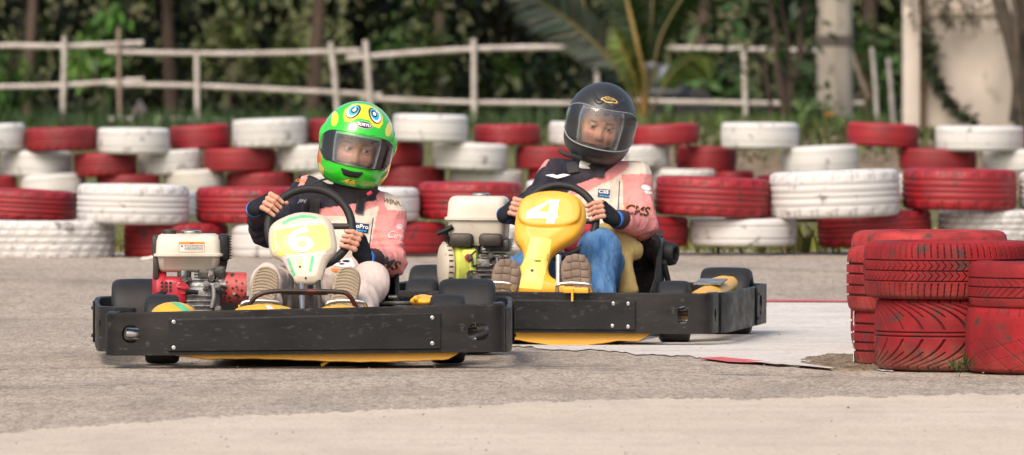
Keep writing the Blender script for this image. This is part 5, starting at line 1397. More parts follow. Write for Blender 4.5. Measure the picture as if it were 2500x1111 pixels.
hdec('badge_field', poly2d([ellipse(0,0,.0295,.0135,24)]), R(3), R(36), mk('plum_ink', (.05,.015,.05), .3), .0022, bv, h1)
hdec('badge_text', text2d('SORYU', .0125, .03, .2, .95), R(3), R(36), M_wink, .0032, bv, h1, cell=0)
hdec('chin_number', text2d('46', .0285, .06, .25, 1.25), R(-3), R(-39), M_ink, .0010, bv, h1, cell=0)
hdec('chin_number', text2d('46', .0260, .035, .25, 1.3), R(-3), R(-39), M_yink, .0022, bv, h1, cell=0)
hdec('brow_line', poly2d([[(-.048,.004),(-.018,-.004),(-.018,-.0055),(-.048,.0025)], [(-.012,-.004),(.020,-.006),(.020,-.0075),(-.012,-.0055)], [(.026,-.006),(.048,.002),(.048,.0005),(.026,-.0075)]]), R(2), R(25), mk('dark_green_line', (.005,.12,.01), .4), .0010, bv, h1)
# chin vent
hdec('chin_vent', poly2d([[(-.040,.011),(.040,.011),(.040,.006),(.030,-.009),(.025,-.012),(-.025,-.012),(-.030,-.009),(-.040,.006)]]), R(-2), R(-29), M_ink, .0022, bv, h1)
hdec('chin_vent_lip', poly2d([[(-.026,-.001),(.0,-.004),(.026,-.001),(.020,-.008),(-.020,-.008)]]), R(-2), R(-29.5), M_blackp, .0040, bv, h1)
M_wfade2 = mk('grey_thread', (.45,.45,.47), .8)
# jacket print and straps
bj = bvh_of(jk1)
def jd(name, bm, px, py, m, off=.0035, cell=.012, rot=0., root=r1, t=None, jk=jk1, Y=34.2, yaw=0.):
    o = P(px, py, Y)-root.location; u = Vector((math.cos(yaw), math.sin(yaw), 0)); n = Vector((math.sin(yaw), -math.cos(yaw), 0))
    u = Vector((math.cos(yaw), math.sin(yaw), 0)); v = Vector((0,0,1))
    o = P(px, py, Y+.6)-root.location
    return decal(name, bm, o-Vector((0,.0,0)), u, v, t, m, jk, off, cell, rot)
def decal_front(name, bm, px, py, m, t, root, jk, Yc, off=.004, cell=.012, rot=0., yaw=0.):
    """print on the cloth whose centre is seen at px,py"""
    u = Vector((math.cos(yaw), math.sin(yaw), 0)); v = Vector((0,0,1)); n = u.cross(v)
    a = P(px, py, Yc-.5)-root.location; b = P(px, py, Yc+.6)-root.location
    hit = t.ray_cast(a, (b-a).normalized()); c = hit[0] if hit[0] is not None else (a+b)/2
    return decal(name, bm, c-n*.12, u, v, t, m, jk, off, cell, rot)
df = lambda *a, **k: decal_front(*a, t=bj, root=r1, jk=jk1, Yc=34.9, **k)
df('piping', poly2d([[(-.003,.05),(.0,.05),(-.014,-.06),(-.017,-.06)]]), 912, 565, M_navyink, off=.002)
df('chest_patch', poly2d([rrect(0,0,.062,.034,.002,2)]), 879, 556, M_navyink, rot=R(-8), off=.003)
df('chest_patch_print', text2d('GoPro', .016, .02, 0, 1.05), 879, 552, M_wink, rot=R(-8), off=.0045, cell=0)
df('chest_patch_squares', poly2d([rrect(-.004+i*.010,0,.008,.005,.0004,1) for i in range(4)]), 874, 562, M_cyan, rot=R(-8), off=.0045, cell=0)
df('sleeve_letters', text2d('CMS', .042, .03, .25, 1.0), 944, 640, M_orange, rot=R(-24), off=.003)
df('sleeve_letters', text2d('CMS', .038, .03, .25, 1.02), 944, 640, M_ink, rot=R(-24), off=.0045)
df('sleeve_badge', text2d('Cirus', .026, .0, .3, .9), 972, 575, M_wfade, rot=R(-12), off=.003)
df('sleeve_badge', poly2d([ellipse(0,0,.012,.010,14)]), 976, 553, M_wfade, off=.003)
df('shoulder_letters', text2d('WINN', .016, .02, .1, 1.1), 958, 493, M_brown, rot=R(-14), off=.003)
df('shoulder_letters', text2d('RACING', .011, .02, .2, .9), 728, 440, M_orange, rot=R(-5), off=.003)
df('chest_print', text2d('JIPE', .015, .0, .3, 1.1), 738, 492, M_wfade2, rot=R(-6), off=.003)
df('forearm_print', text2d('RS', .024, .04, .2, 1.1), 690, 462, M_yink, rot=R(8), off=.003)
df('waist_print', poly2d([[(-.045,.022),(.03,.03),(.045,.0),(.03,-.01),(-.04,.004)]]), 838, 650, M_wink, off=.003)
df('waist_print', poly2d([[(-.045,.0),(.03,-.004),(.048,-.018),(.02,-.022),(-.04,-.010)]]), 838, 655, M_orange, off=.004)
df('waist_print', poly2d([ellipse(-.02,.014,.012,.004,10), ellipse(.01,.016,.014,.004,10), ellipse(-.005,.006,.01,.003,10)]), 838, 648, M_ink, off=.005)
def straps(root, neckpt, items):
    bm = BM()
    for a, b, w, th in items:
        a, b = Vector(a)-root.location, Vector(b)-root.location; d = (b-a); M = frame_to(d)
        box(bm, (a+b)/2, (w, th, d.length), rot=M, bev=.004)
    return fin('collar_strap', bm, M_strap, root)
df('collar_strap', poly2d([rrect(0,0,.030,.062,.004,2)]), 880, 500, M_strap, rot=R(-10), off=.010)
df('collar_strap_tip', poly2d([rrect(0,0,.018,.040,.004,2)]), 880, 500, M_glove, rot=R(-10), off=.013)
df('collar_strap', poly2d([rrect(0,0,.036,.070,.004,2)]), 768, 508, M_strap, rot=R(-4), off=.010)
bm = BM(); lathe(bm, [(.072,-.035),(.080,-.03),(.082,.02),(.074,.03)], Vector(P(868,462,34.93))-r1.location, (.05,-.25,1), 32); fin('collar', bm, M_strap, r1)
bm = BM(); tube(bm, [Vector(P(*q))-r1.location for q in smooth_path([(800,436,34.78),(785,440,34.76),(768,446,34.77)],4)], .004, seg=6); fin('chin_strap', bm, M_strap, r1)
bm = BM(); box(bm, Vector(P(902,472,34.76))-r1.location, (.02,.01,.012), rot=roty(-.5), bev=.002); fin('red_tab', bm, M_redcl, r1)
# ---------------------------------------------------------------- driver 2
r2 = thing('person', 'driver in a matt black full-face helmet and blue jeans, in the kart numbered 4', 'person', (P(1440,770,37.3).x, 37.3, .05), 0, 'kart drivers')
HM2 = Matrix.Translation(P(1466,303,37.40)) @ Matrix.Rotation(R(3),4,'Z') @ Matrix.Rotation(R(12),4,'Y') @ Matrix.Rotation(R(12),4,'X') @ Matrix.Scale(.99,4)
J2 = dict(pelvis=vW(1440,690,37.30), chest=vW(1462,520,37.44), neck=vW(1455,412,37.46), shL=vW(1355,440,37.42), shR=vW(1548,442,37.44),
          elL=vW(1285,520,37.25), elR=vW(1572,545,37.28), hipL=vW(1405,690,37.22), hipR=vW(1475,690,37.22), knL=vW(1292,660,36.98), knR=vW(1462,615,36.98),
          anL=vW(1245,735,36.66), anR=vW(1462,745,36.66), kr=(.10,.078,.066))
def paint2(px, py, which, V):
    C = np.tile(np.array(CREAM), (len(px),1))
    navy = inpoly(px, py, [(1200,350),(1535,350),(1525,392),(1500,412),(1470,432),(1405,458),(1300,520),(1200,560)])
    pink = inpoly(px, py, [(1395,455),(1470,428),(1530,380),(1542,400),(1522,420),(1490,440),(1425,470),(1390,480)])
    C[navy] = NAVY; C[pink] = PINK
    C[(which == 2)] = PINK
    C[(which == 0) & (px > 1518+(py-420)*.05) & (py > 425)] = PINK
    C[inpoly(px, py, [(1536,375),(1575,392),(1585,412),(1548,420),(1535,400)])] = CREAM
    C[inpoly(px, py, [(1325,392),(1342,388),(1322,420),(1310,430),(1305,425)])] = PINK
    C[which == 1] = NAVY
    C[(V[:,1] > 37.50) & (which == 0)] = NAVY
    C[(which == 0) & (py > 560) & (px < 1470)] = (.35,.03,.05)
    return C
hL2, hR2, jk2, HH2 = build_driver(J2, (M2 @ MW2, .155, R(163)), (M2 @ MW2, .155, R(13)), r2, HM2, paint2, 2, 11, M_denim, (R(-4),R(0)), (0,.004,-.004), hairup=.018, armr=(.064,.060,.046))
shoe(r2, P(1230,716,36.50), R(8), R(-8), .112, .27, 2, M_sole2, M_sole2e)
shoe(r2, P(1409,706,36.50), R(-3), R(-8), .118, .275, 2, M_sole2, M_sole2e)
def hp2(V): return np.tile(np.array((.018,.018,.019)), (len(V),1))
def hx2(X, Y, Z, o):
    # raised wave of air intakes on the forehead, side pivots
    w = np.abs((Z-.118)-.010*np.cos(X*95))
    ridge = smax(np.maximum(w-.006, np.abs(X)-.062), np.where(Y < 0, o-.004, 1), .004)
    o = smin(o, ridge, .004)
    for s in (-1,1): o = smin(o, s_ell(X,Y,Z,(s*.128,-.008,.020),(.014,.03,.030)), .006)
    return o
h2 = place_helmet(helmet_mesh(.010, .066, .165, hp2, hx2), HM2, r2, M_helmk)
bv2 = bvh_of(h2)
link('visor', visor_mesh(-.066, .090, 1.36, .008), M_visor2, h2)
bm = BM()
for s, z0 in ((0,.0),):
    vm = visor_mesh(-.066, .090, 1.36, .008); na = 90
    pts = [vm.vertices[i].co.copy() for i in range(na)]; tube(bm, pts, .0022, seg=6)
    pts = [vm.vertices[i+25*na].co.copy() for i in range(na)]; tube(bm, pts, .0016, seg=6); bpy.data.meshes.remove(vm)
fin('visor_edge', bm, mk('grey_clear_edge', (.30,.30,.31), .25), h2)
hdec('badge', poly2d([ellipse(0,0,.034,.0135,26)]), R(4), R(50), M_goldink, .0012, bv2, h2)
hdec('badge_field', poly2d([ellipse(0,0,.028,.0090,26)]), R(4), R(50), M_ink, .0022, bv2, h2)
hdec('badge_text', text2d('NHK', .008, .02, .3, 1.6), R(4), R(50), M_goldink, .0032, bv2, h2, cell=0)
for az in (-22, 4, 28): hdec('intake', poly2d([[(-.014,.004),(.0,.006),(.014,-.001),(.012,-.004),(-.004,-.003)]]), R(az), R(34), M_ink, .0035, bv2, h2)
hdec('chin_vent', poly2d([[(-.034,.006),(.034,.006),(.026,-.006),(-.026,-.006)]]), R(-2), R(-33), M_ink, .001, bv2, h2)
bj2 = bvh_of(jk2)
df2 = lambda *a, **k: decal_front(*a, t=bj2, root=r2, jk=jk2, Yc=37.4, **k)
df2('chest_patch', poly2d([rrect(0,0,.046,.032,.002,2)]), 1474, 472, M_navyink, rot=R(-6), off=.003)
df2('chest_patch_print', text2d('CSS', .013, .02, 0, 1.4), 1474, 468, M_wink, rot=R(-6), off=.0045, cell=0)
df2('chest_patch_squares', poly2d([rrect(-.012+i*.010,0,.008,.004,.0004,1) for i in range(4)]), 1474, 478, M_cyan, rot=R(-6), off=.0045, cell=0)
df2('piping', poly2d([[(.003,.06),(.006,.06),(.0,-.05),(-.003,-.05)]]), 1510, 480, M_navyink, off=.002)
df2('sleeve_letters', text2d('CMS', .040, .03, .2, 1.0), 1558, 514, M_orange, rot=R(-8), off=.003)
df2('sleeve_letters', text2d('CMS', .036, .03, .2, 1.02), 1558, 514, M_ink, rot=R(-8), off=.0045)
df2('sleeve_badge', poly2d([ellipse(0,0,.020,.010,14), ellipse(.012,-.016,.016,.006,12)]), 1578, 458, M_white, rot=R(-15), off=.003)
df2('chest_print', poly2d([[(-.05,.004),(-.02,.008),(-.005,.003),(.02,.009),(.05,.005),(.02,-.004),(.0,-.009),(-.02,-.004)]]), 1362, 430, M_wink, off=.003)
df2('shoulder_letters', text2d('MAXX', .010, .02, .1, 1.1), 1552, 392, M_orange, rot=R(-12), off=.003)
df2('collar_strap', poly2d([rrect(0,0,.046,.042,.004,2)]), 1398, 408, M_strap, rot=R(10), off=.012)
df2('collar_strap', poly2d([rrect(0,0,.034,.052,.004,2)]), 1466, 416, M_strap, rot=R(-6), off=.012)
bm = BM(); lathe(bm, [(.074,-.035),(.082,-.03),(.084,.02),(.076,.03)], Vector(P(1455,405,37.43))-r2.location, (.05,-.25,1), 32); fin('collar', bm, M_strap, r2)
bm = BM(); box(bm, Vector(P(1430,402,37.36))-r2.location, (.05,.02,.035), rot=roty(.15), bev=.006); fin('undershirt', bm, M_white, r2)
bm = BM(); tube(bm, [Vector(P(*q))-r2.location for q in smooth_path([(1365,366,37.20),(1378,376,37.19),(1400,382,37.20),(1415,388,37.22)],4)], .007, seg=8, r1=.012); fin('chin_strap', bm, M_strap, r2)
# khaki jacket tail hanging by the seat, red shirt hem
def khaki(X, Y, Z):
    d = s_cone(X,Y,Z,vW(1500,585,37.16),vW(1535,705,37.10),.048,.036); d = smin(d, s_cone(X,Y,Z,vW(1470,570,37.16),vW(1545,610,37.2),.040,.042), .04)
    return d+crease(X,Y,Z,.008,21)
lo = np.array(vW(1430,740,36.9)); hi = np.array(vW(1640,520,37.35)); V, Fc = nets(khaki, lo, hi, .006); link('khaki_cloth', npmesh('khaki_cloth', V-np.array(r2.location), Fc), M_khaki, r2)
V, Fc = nets(lambda X,Y,Z: s_cone(X,Y,Z,vW(1395,598,37.05),vW(1440,575,37.1),.04,.045)+wrinkle(X,Y,Z,.003,5), np.array(vW(1330,660,36.9)), np.array(vW(1490,520,37.3)), .006); link('red_shirt', npmesh('red_shirt', V-np.array(r2.location), Fc), M_redcl, r2)
# ================================================================== BACKGROUND
M_bamboo = mk('weathered_bamboo', (.50,.455,.42), .8, c2=(.30,.26,.23), nscale=5, namt=.7, bump=.2, bscale=20, c3=(.50,.46,.40), n3=9)
M_bambood = mk('brown_bamboo', (.20,.13,.10), .8, c2=(.34,.27,.23), nscale=5, namt=.6)
M_bark = mk('brown_bark', (.050,.032,.024), .9, c2=(.10,.07,.05), nscale=6, namt=.8, bump=.8, bscale=12, stretch=(1,1,.3), bdist=.03)
M_bark2 = mk('dark_bark', (.035,.026,.02), .9, c2=(.09,.07,.05), nscale=5, namt=.8, bump=.8, bscale=10, bdist=.03)
M_concr = mk('stained_concrete', (.58,.50,.41), .85, c2=(.22,.18,.15), nscale=3, namt=.6, c3=(.16,.13,.11), n3=7, lo3=.60, hi3=.75, bump=.4, bscale=18, stretch=(1,1,.35))
M_plaster = mk('pinkish_plaster', (.66,.57,.51), .9, c2=(.40,.35,.31), nscale=1.6, namt=.85, c3=(.20,.18,.15), n3=5, lo3=.60, hi3=.78, bump=.3, bscale=12, stretch=(1,1,.6))
M_petiole = mk('orange_brown_petiole', (.26,.14,.03), .6, c2=(.12,.12,.03), nscale=4, namt=.7)
M_petg = mk('green_brown_petiole', (.10,.09,.02), .6, c2=(.16,.10,.03), nscale=4, namt=.7)
def leafmat(name):
    m = bpy.data.materials.new(name); m.use_nodes = True; nt = m.node_tree; b = nt.nodes['Principled BSDF']
    a = nt.nodes.new('ShaderNodeAttribute'); a.attribute_name = 'Col'; nt.links.new(a.outputs['Color'], b.inputs['Base Color'])
    b.inputs['Roughness'].default_value = .5; b.inputs['Specular IOR Level'].default_value = .35
    t = nt.nodes.new('ShaderNodeBsdfTranslucent'); nt.links.new(a.outputs['Color'], t.inputs[0]); mx = nt.nodes.new('ShaderNodeMixShader'); mx.inputs[0].default_value = .25
    out = nt.nodes['Material Output']; nt.links.new(b.outputs[0], mx.inputs[1]); nt.links.new(t.outputs[0], mx.inputs[2]); nt.links.new(mx.outputs[0], out.inputs[0]); return m
M_leaf = leafmat('leaf')
def leaves_np(pos, size, cols, droop=.5, aspect=.45, up=None):
    """one folded pointed leaf (two quads) per position"""
    n = len(pos); az = rng.uniform(0, 2*np.pi, n); el = rng.normal(-droop, .5, n)
    D = np.stack([np.cos(az)*np.cos(el), np.sin(az)*np.cos(el), np.sin(el)], 1)
    S = np.stack([-np.sin(az), np.cos(az), np.zeros(n)], 1); ro = rng.normal(0, .6, n)
    N = np.cross(D, S); S = S*np.cos(ro)[:,None]+N*np.sin(ro)[:,None]; N = np.cross(D, S)
    L = size[:,None]; w = L*aspect*.5
    a = pos; t = pos+D*L; m1 = pos+D*L*.45+S*w+N*w*.35; m2 = pos+D*L*.45-S*w+N*w*.35; c = pos+D*L*.5
    V = np.stack([a, m1, t, m2, c], 1).reshape(-1,3); i = np.arange(n)*5
    Fc = np.concatenate([np.stack([i, i+1, i+2, i+4], 1), np.stack([i, i+4, i+2, i+3], 1)])
    return V, Fc, np.repeat(cols, 5, 0)
def clumpcols(n, base, var=.35):
    c = np.array(base)[None]*np.exp(rng.normal(0, var, (n,1)))*(1+rng.normal(0,.12,(n,3))); return np.clip(c, .004, .5)
def bush(name, c, r, n, base, size, label, cat='bush', group=None, stems=3, droop=.4, aspect=.45, clumps=9):
    c = Vector(c); root = thing(name, label, cat, c, 0, group)
    bm = BM()
    for k in range(stems):
        a = random.uniform(0,6.28); tube(bm, smooth_path([(0,0,-.2*r[2]), (.12*r[0]*math.cos(a),.12*r[1]*math.sin(a),r[2]*.7), (.5*r[0]*math.cos(a),.5*r[1]*math.sin(a),r[2]*1.5)],4), min(.022,r[2]*.06), seg=7, r1=min(.006,r[2]*.02))
    fin('stem', bm, M_bark, root)
    cc = rng.normal(0, .42, (clumps,3))*np.array(r)+np.array((0,0,r[2])); cc[:,2] = np.clip(cc[:,2], .1*r[2], 2*r[2]); cb = clumpcols(clumps, base, .45)
    w = rng.integers(0, clumps, n); pos = cc[w]+rng.normal(0, .24, (n,3))*np.array(r); pos[:,2] = np.maximum(pos[:,2], .01)
    C = cb[w]*np.exp(rng.normal(0,.3,(n,1))); V, Fc, Cc = leaves_np(pos, rng.uniform(size*.6, size*1.3, n), C, droop, aspect)
    link('foliage', npmesh('foliage', V, Fc, cols=Cc), M_leaf, root); return root
GZ = -.16      # rough ground level beyond the bank
def gz(y):
    t = min(max((y-71)/3.5,0),1); t = t*t*(3-2*t); z = -.012+t*.30-min(max(y-80,0)/30,1)*.18
    return z+((y-135)*.12 if y > 135 else 0)
# --- jungle mass: one leafy thicket nobody could count
def thicket():
    parts = []; pal = [(.020,.040,.012),(.035,.070,.016),(.06,.10,.022),(.075,.12,.018),(.045,.035,.020),(.012,.022,.010),(.07,.085,.015),(.03,.06,.03)]
    nc = 900
    cx = rng.uniform(-13, 13, nc); cy = 120+np.abs(rng.normal(0, 3.2, nc)); cz = rng.uniform(-.1, 5.6, nc)
    for i in range(nc):
        near = cz[i] > 2.4
        if near: cy[i] -= rng.uniform(0, 3.5)     # unseen canopy in front and above, added to darken the leaves below
        r = rng.uniform(.22,.55); n = int(rng.uniform(34, 62)); base = pal[rng.integers(0, len(pal))]
        pos = np.array((cx[i],cy[i],cz[i]))+rng.normal(0,1,(n,3))*np.array((r*.55,r*.55,r*.75))
        C = clumpcols(1, base, .3)*np.exp(rng.normal(0,.28,(n,1)))
        parts.append(leaves_np(pos, rng.uniform(.10,.30,n), C, rng.uniform(.2,1.1), rng.uniform(.28,.5)))
    V, Fc, C = joinnp(parts); C = np.clip(C,0,1)**1.3*.85; o = link('undergrowth', npmesh('undergrowth', V, Fc, cols=C), M_leaf); tag(o, 'dense dark jungle undergrowth filling the background', 'undergrowth', kind='stuff')
    # back rows, bigger leaves, closing the view; colour darkened as shade in the gaps
    parts = []
    for i in range(520):
        c = np.array((rng.uniform(-17,17), rng.uniform(126,133), rng.uniform(-.2,8.5))); n = 34; base = pal[rng.integers(0, 6)]
        pos = c+rng.normal(0,1,(n,3))*np.array((.6,.5,.7)); C = clumpcols(1, np.array(base)*.8, .25)*np.exp(rng.normal(0,.25,(n,1)))
        parts.append(leaves_np(pos, rng.uniform(.25,.55,n), C, .6, .5))
    V, Fc, C = joinnp(parts); C = C*.35; o = link('far_wood', npmesh('far_wood', V, Fc, cols=C), M_leaf); tag(o, 'far wood of large leaves, coloured dark as if shaded, closing the view behind', 'wood', kind='stuff')
thicket()
# --- trees added so that their crowns, above the view, shade the thicket
def tree(px, Y, h, lean, r, label, rt=.14, crown=1500, base=(.035,.065,.016), bark=None):
    g = P(px, 300, Y); root = thing('tree', label, 'tree', (g.x, Y, gz(Y)-.05), 0, 'trees added beyond the fence to shade the thicket'); bm = BM()
    main = smooth_path([(0,0,0),(lean*.3,.05,h*.35),(lean*.6,.1,h*.7),(lean,.2,h)],6); tube(bm, main, rt, seg=12, r1=rt*.4)
    for k in range(6):
        a = main[int(len(main)*(.45+.08*k))]; an = random.uniform(0,6.28); tube(bm, smooth_path([a, a+Vector((math.cos(an)*r*.4,math.sin(an)*r*.4,r*.3)), a+Vector((math.cos(an)*r*.9,math.sin(an)*r*.9,r*.45))],4), rt*.35, seg=7, r1=.015)
    fin('trunk', bm, bark or M_bark, root)
    nc = 26; cc = rng.normal(0,.45,(nc,3))*np.array((r,r,r*.55))+np.array((lean,.2,h+.1)); w = rng.integers(0,nc,crown)
    pos = cc[w]+rng.normal(0,.20,(crown,3))*r; pos[:,2] = np.maximum(pos[:,2], h*.55); C = clumpcols(nc, base, .4)[w]*np.exp(rng.normal(0,.25,(crown,1)))
    V, Fc, Cc = leaves_np(pos, rng.uniform(.16,.34,crown), C, .5, .45); link('crown', npmesh('crown', V, Fc, cols=Cc), M_leaf, root); return root
tree(60, 117, 3.9, .3, 1.9, 'slim brown tree added for shade behind the fence at the far left', .08)
tree(420, 118.5, 4.1, -.2, 2.0, 'added shade tree with a greyish trunk behind the pole fence, left of the green helmet', .09)
tree(760, 118.0, 4.0, .3, 2.0, 'slim added shade tree rising behind the fence straight above the green helmet', .10)
tree(1080, 117.0, 4.0, -.1, 2.0, 'brown added shade tree behind the fence between the two drivers', .08)
tree(1700, 118.0, 4.0, .3, 2.0, 'added shade tree half hidden in green leaves, right of the palm', .10)
tree(2110, 119.0, 4.3, .2, 2.0, 'dark added shade tree between the concrete pole and the plastered pillar', .12)
# --- forked stems in front of the fence, right
def stems(px0, Y, specs, label, m, leafn=0, base=(.03,.06,.02), shift=(0,0,.5)):
    g = P(px0, 300, Y); root = thing('tree', label, 'tree', (g.x, Y, gz(Y)-.05)); o = root.location
    for pts, r0, r1 in specs:
        bm = BM(); pp = [P(x, y, Y+dy)-o for x, y, dy in pts]; tube(bm, smooth_path(pp, 6), r0, seg=10, r1=r1); fin('stem', bm, m, root)
    if leafn:
        tips = [P(p[0][-1][0], p[0][-1][1], Y)-o for p in specs]; pos = np.array([list(random.choice(tips)) for _ in range(leafn)])+rng.normal(0,1,(leafn,3))*np.array((.45,.5,.4))+np.array(shift)
        V, Fc, C = leaves_np(pos, rng.uniform(.14,.3,leafn), clumpcols(leafn, base, .4)); link('crown', npmesh('crown', V, Fc, cols=C), M_leaf, root)
    return root
stems(1915, 108, [([(1915,318,0),(1912,240,0),(1898,170,0),(1893,90,0),(1880,0,.1),(1878,-120,.2)], .045,.03), ([(1918,318,.02),(1928,230,.1),(1950,150,.1),(1955,60,.1),(1968,0,.2),(1970,-120,.2)], .045,.028), ([(1912,318,.05),(1920,250,.2),(1925,170,.2),(1922,90,.2),(1905,0,.2),(1890,-120,.2)], .032,.02), ([(1870,318,.1),(1882,260,.1),(1868,180,.2),(1862,130,.3)], .028,.018)], 'cluster of forked brown stems in front of the rail, left of the concrete pole', M_bark, 700)
stems(2490, 98, [([(2500,318,0),(2492,200,0),(2470,100,0),(2440,0,.1),(2420,-110,.1)], .10,.06), ([(2530,318,.1),(2520,180,.1),(2505,60,.2),(2500,-60,.2)], .11,.08), ([(2470,300,-.1),(2478,180,-.1),(2452,60,-.1),(2425,0,-.1)], .035,.025), ([(2495,318,-.1),(2488,240,-.1),(2484,150,-.1),(2480,40,-.1),(2465,-60,0)], .045,.03)], 'dark leaning tree at the right edge, beside the plastered wall', M_bark2, 900, (.014,.02,.01), (.75,.6,1.0))
# hanging dark leaves on that tree's stems
# --- bamboo pole fence
Yf = 112.0
fr = thing('pole_fence', 'long rustic fence of weathered bamboo poles and posts', 'fence', (0,Yf,gz(Yf))); fo = fr.location
def pole(nm, pts, r0, r1, m=None, dy=0.):
    bm = BM(); pp = smooth_path([P(x, y, Yf+dy)-fo for x, y in pts], 8); r0 *= .72; r1 *= .72; tube(bm, pp, r0, seg=10, r1=r1)
    for i in range(2, len(pp)-1, 4):      # bamboo nodes
        a, b = pp[i-1], pp[i+1]; d = (b-a).normalized(); cyl(bm, pp[i]-d*.012, pp[i]+d*.012, (r0+(r1-r0)*i/len(pp))*1.14, seg=10)
    return fin(nm, bm, m or M_bamboo, fr)
for pts, r, m in [([(152,320),(155,200),(157,90)],.042,None), ([(292,320),(291,200),(290,70)],.032,M_bambood), ([(482,320),(480,128)],.045,None), ([(826,320),(818,200),(806,102)],.044,None), ([(908,320),(900,200),(892,98)],.048,None), ([(1158,320),(1157,200),(1157,95)],.047,None), ([(1462,320),(1458,200),(1452,94)],.042,None), ([(1822,320),(1818,200),(1815,110)],.042,None), ([(2080,320),(2070,200),(2064,122)],.036,None), ([(2142,320),(2136,200),(2128,115)],.038,None), ([(2182,320),(2175,220),(2168,142)],.038,None)]:
    pole('post', pts, r, r*.92, m)
pole('brace', [(2080,128),(2100,190),(2122,240)], .030, .034, M_bambood, .1)
for pts, r in [([(-320,118),(0,112),(160,113),(350,105)],.046), ([(258,126),(420,130),(600,131),(880,124)],.044), ([(846,143),(1000,130),(1157,120),(1310,116),(1430,116)],.048), ([(1380,112),(1560,116),(1800,120),(2000,124)],.042),
               ([(-320,215),(0,212),(160,208),(350,194)],.042), ([(262,206),(480,210),(700,220),(932,232)],.042), ([(880,240),(1100,249),(1300,252),(1480,254)],.042), ([(1540,246),(1700,250),(1990,254),(2110,252)],.042)]:
    pole('rail', pts, r, r*.9, None, .07)
pole('bottom_rail', [(258,292),(400,293),(560,298),(700,300)], .050, .048, None, -.1)
# --- concrete pole, plaster pillar and wall
g = P(2038,300,110); cp = thing('concrete_pole', 'thick stained concrete pole with a darker band, right of the forked stems', 'pole', (g.x,110,gz(110)-.1))
bm = BM(); lathe(bm, [(.205,0),(.195,2.4),(.17,6.5)], (0,0,0), (0,0,1), 8); fin('shaft', bm, M_concr, cp, ang=20)
bm = BM(); lathe(bm, [(.203,1.07),(.212,1.08),(.212,1.19),(.203,1.20)], (0,0,0), (0,0,1), 8); fin('band', bm, mk('dark_band', (.15,.12,.10), .9), cp, ang=20)
g0 = P(2205,300,99); g1 = P(2245,300,99); g2 = P(2620,300,99)
wl = thing('plastered_wall', 'tall pinkish plastered wall with grey stains and a pillar at its left end', 'wall', (g0.x,99,gz(99)-.1)); w_ = g2.x-g0.x
bm = BM(); box(bm, (w_/2+.122, .30, 2.5), (w_-.10,.22,5.0), bev=.01); fin('panel', bm, M_plaster, wl)
bm = BM(); box(bm, (.085,.1,2.5), (.17,.34,5.0), bev=.012); fin('pillar', bm, M_plaster, wl)
bm = BM(); cyl(bm, (.22,.12,0), (.20,.12,5), .024); fin('pipe', bm, mk('rusty_pipe', (.25,.15,.09), .8), wl)
bm = BM(); box(bm, (w_/2+.12,.175,1.20+.15), (w_-.22,.03,.06), bev=.01); fin('ledge', bm, M_concr, wl)
# --- creeper on the wall
cr = thing('creeper', 'dark green creeper trailing down the plastered wall', 'climbing plant', P(2262,60,98.9)); oc = cr.location
path = [(2262,60),(2258,100),(2275,125),(2268,160),(2285,195),(2300,225),(2322,255),(2350,280),(2375,290)]
bm = BM(); pp = smooth_path([P(x,y,98.95)-oc for x, y in path], 6); tube(bm, pp, .012, seg=6); fin('stem', bm, M_bark, cr)
pos = np.array([list(p) for p in pp]); pos = np.repeat(pos, 9, 0)+rng.normal(0,1,(len(pos)*9,3))*np.array((.028,.03,.03)); V, Fc, C = leaves_np(pos, rng.uniform(.05,.11,len(pos)), clumpcols(len(pos),(.02,.035,.012),.4), .5, .6); link('foliage', npmesh('foliage', V, Fc, cols=C), M_leaf, cr)
cr2 = thing('creeper', 'fine hanging twigs at the top of the plastered wall', 'climbing plant', P(2300,-40,98.8)); oc = cr2.location
bm = BM(); pl = []
for k in range(16):
    x = random.uniform(2210,2440); y = random.uniform(-60,-20); pts = [(x,y)]
    for j in range(3): x += random.uniform(-18,22); y += random.uniform(20,48); pts.append((x,y))
    pp = smooth_path([P(a,b,98.85)-oc for a, b in pts], 4); tube(bm, pp, .006, seg=5); pl += [list(p) for p in pp]
fin('stem', bm, M_bark, cr2); pos = np.repeat(np.array(pl),3,0); pos = pos+rng.normal(0,.03,pos.shape); V, Fc, C = leaves_np(pos, rng.uniform(.04,.08,len(pos)), clumpcols(len(pos),(.06,.06,.035),.4)); link('foliage', npmesh('foliage', V, Fc, cols=C), M_leaf, cr2)
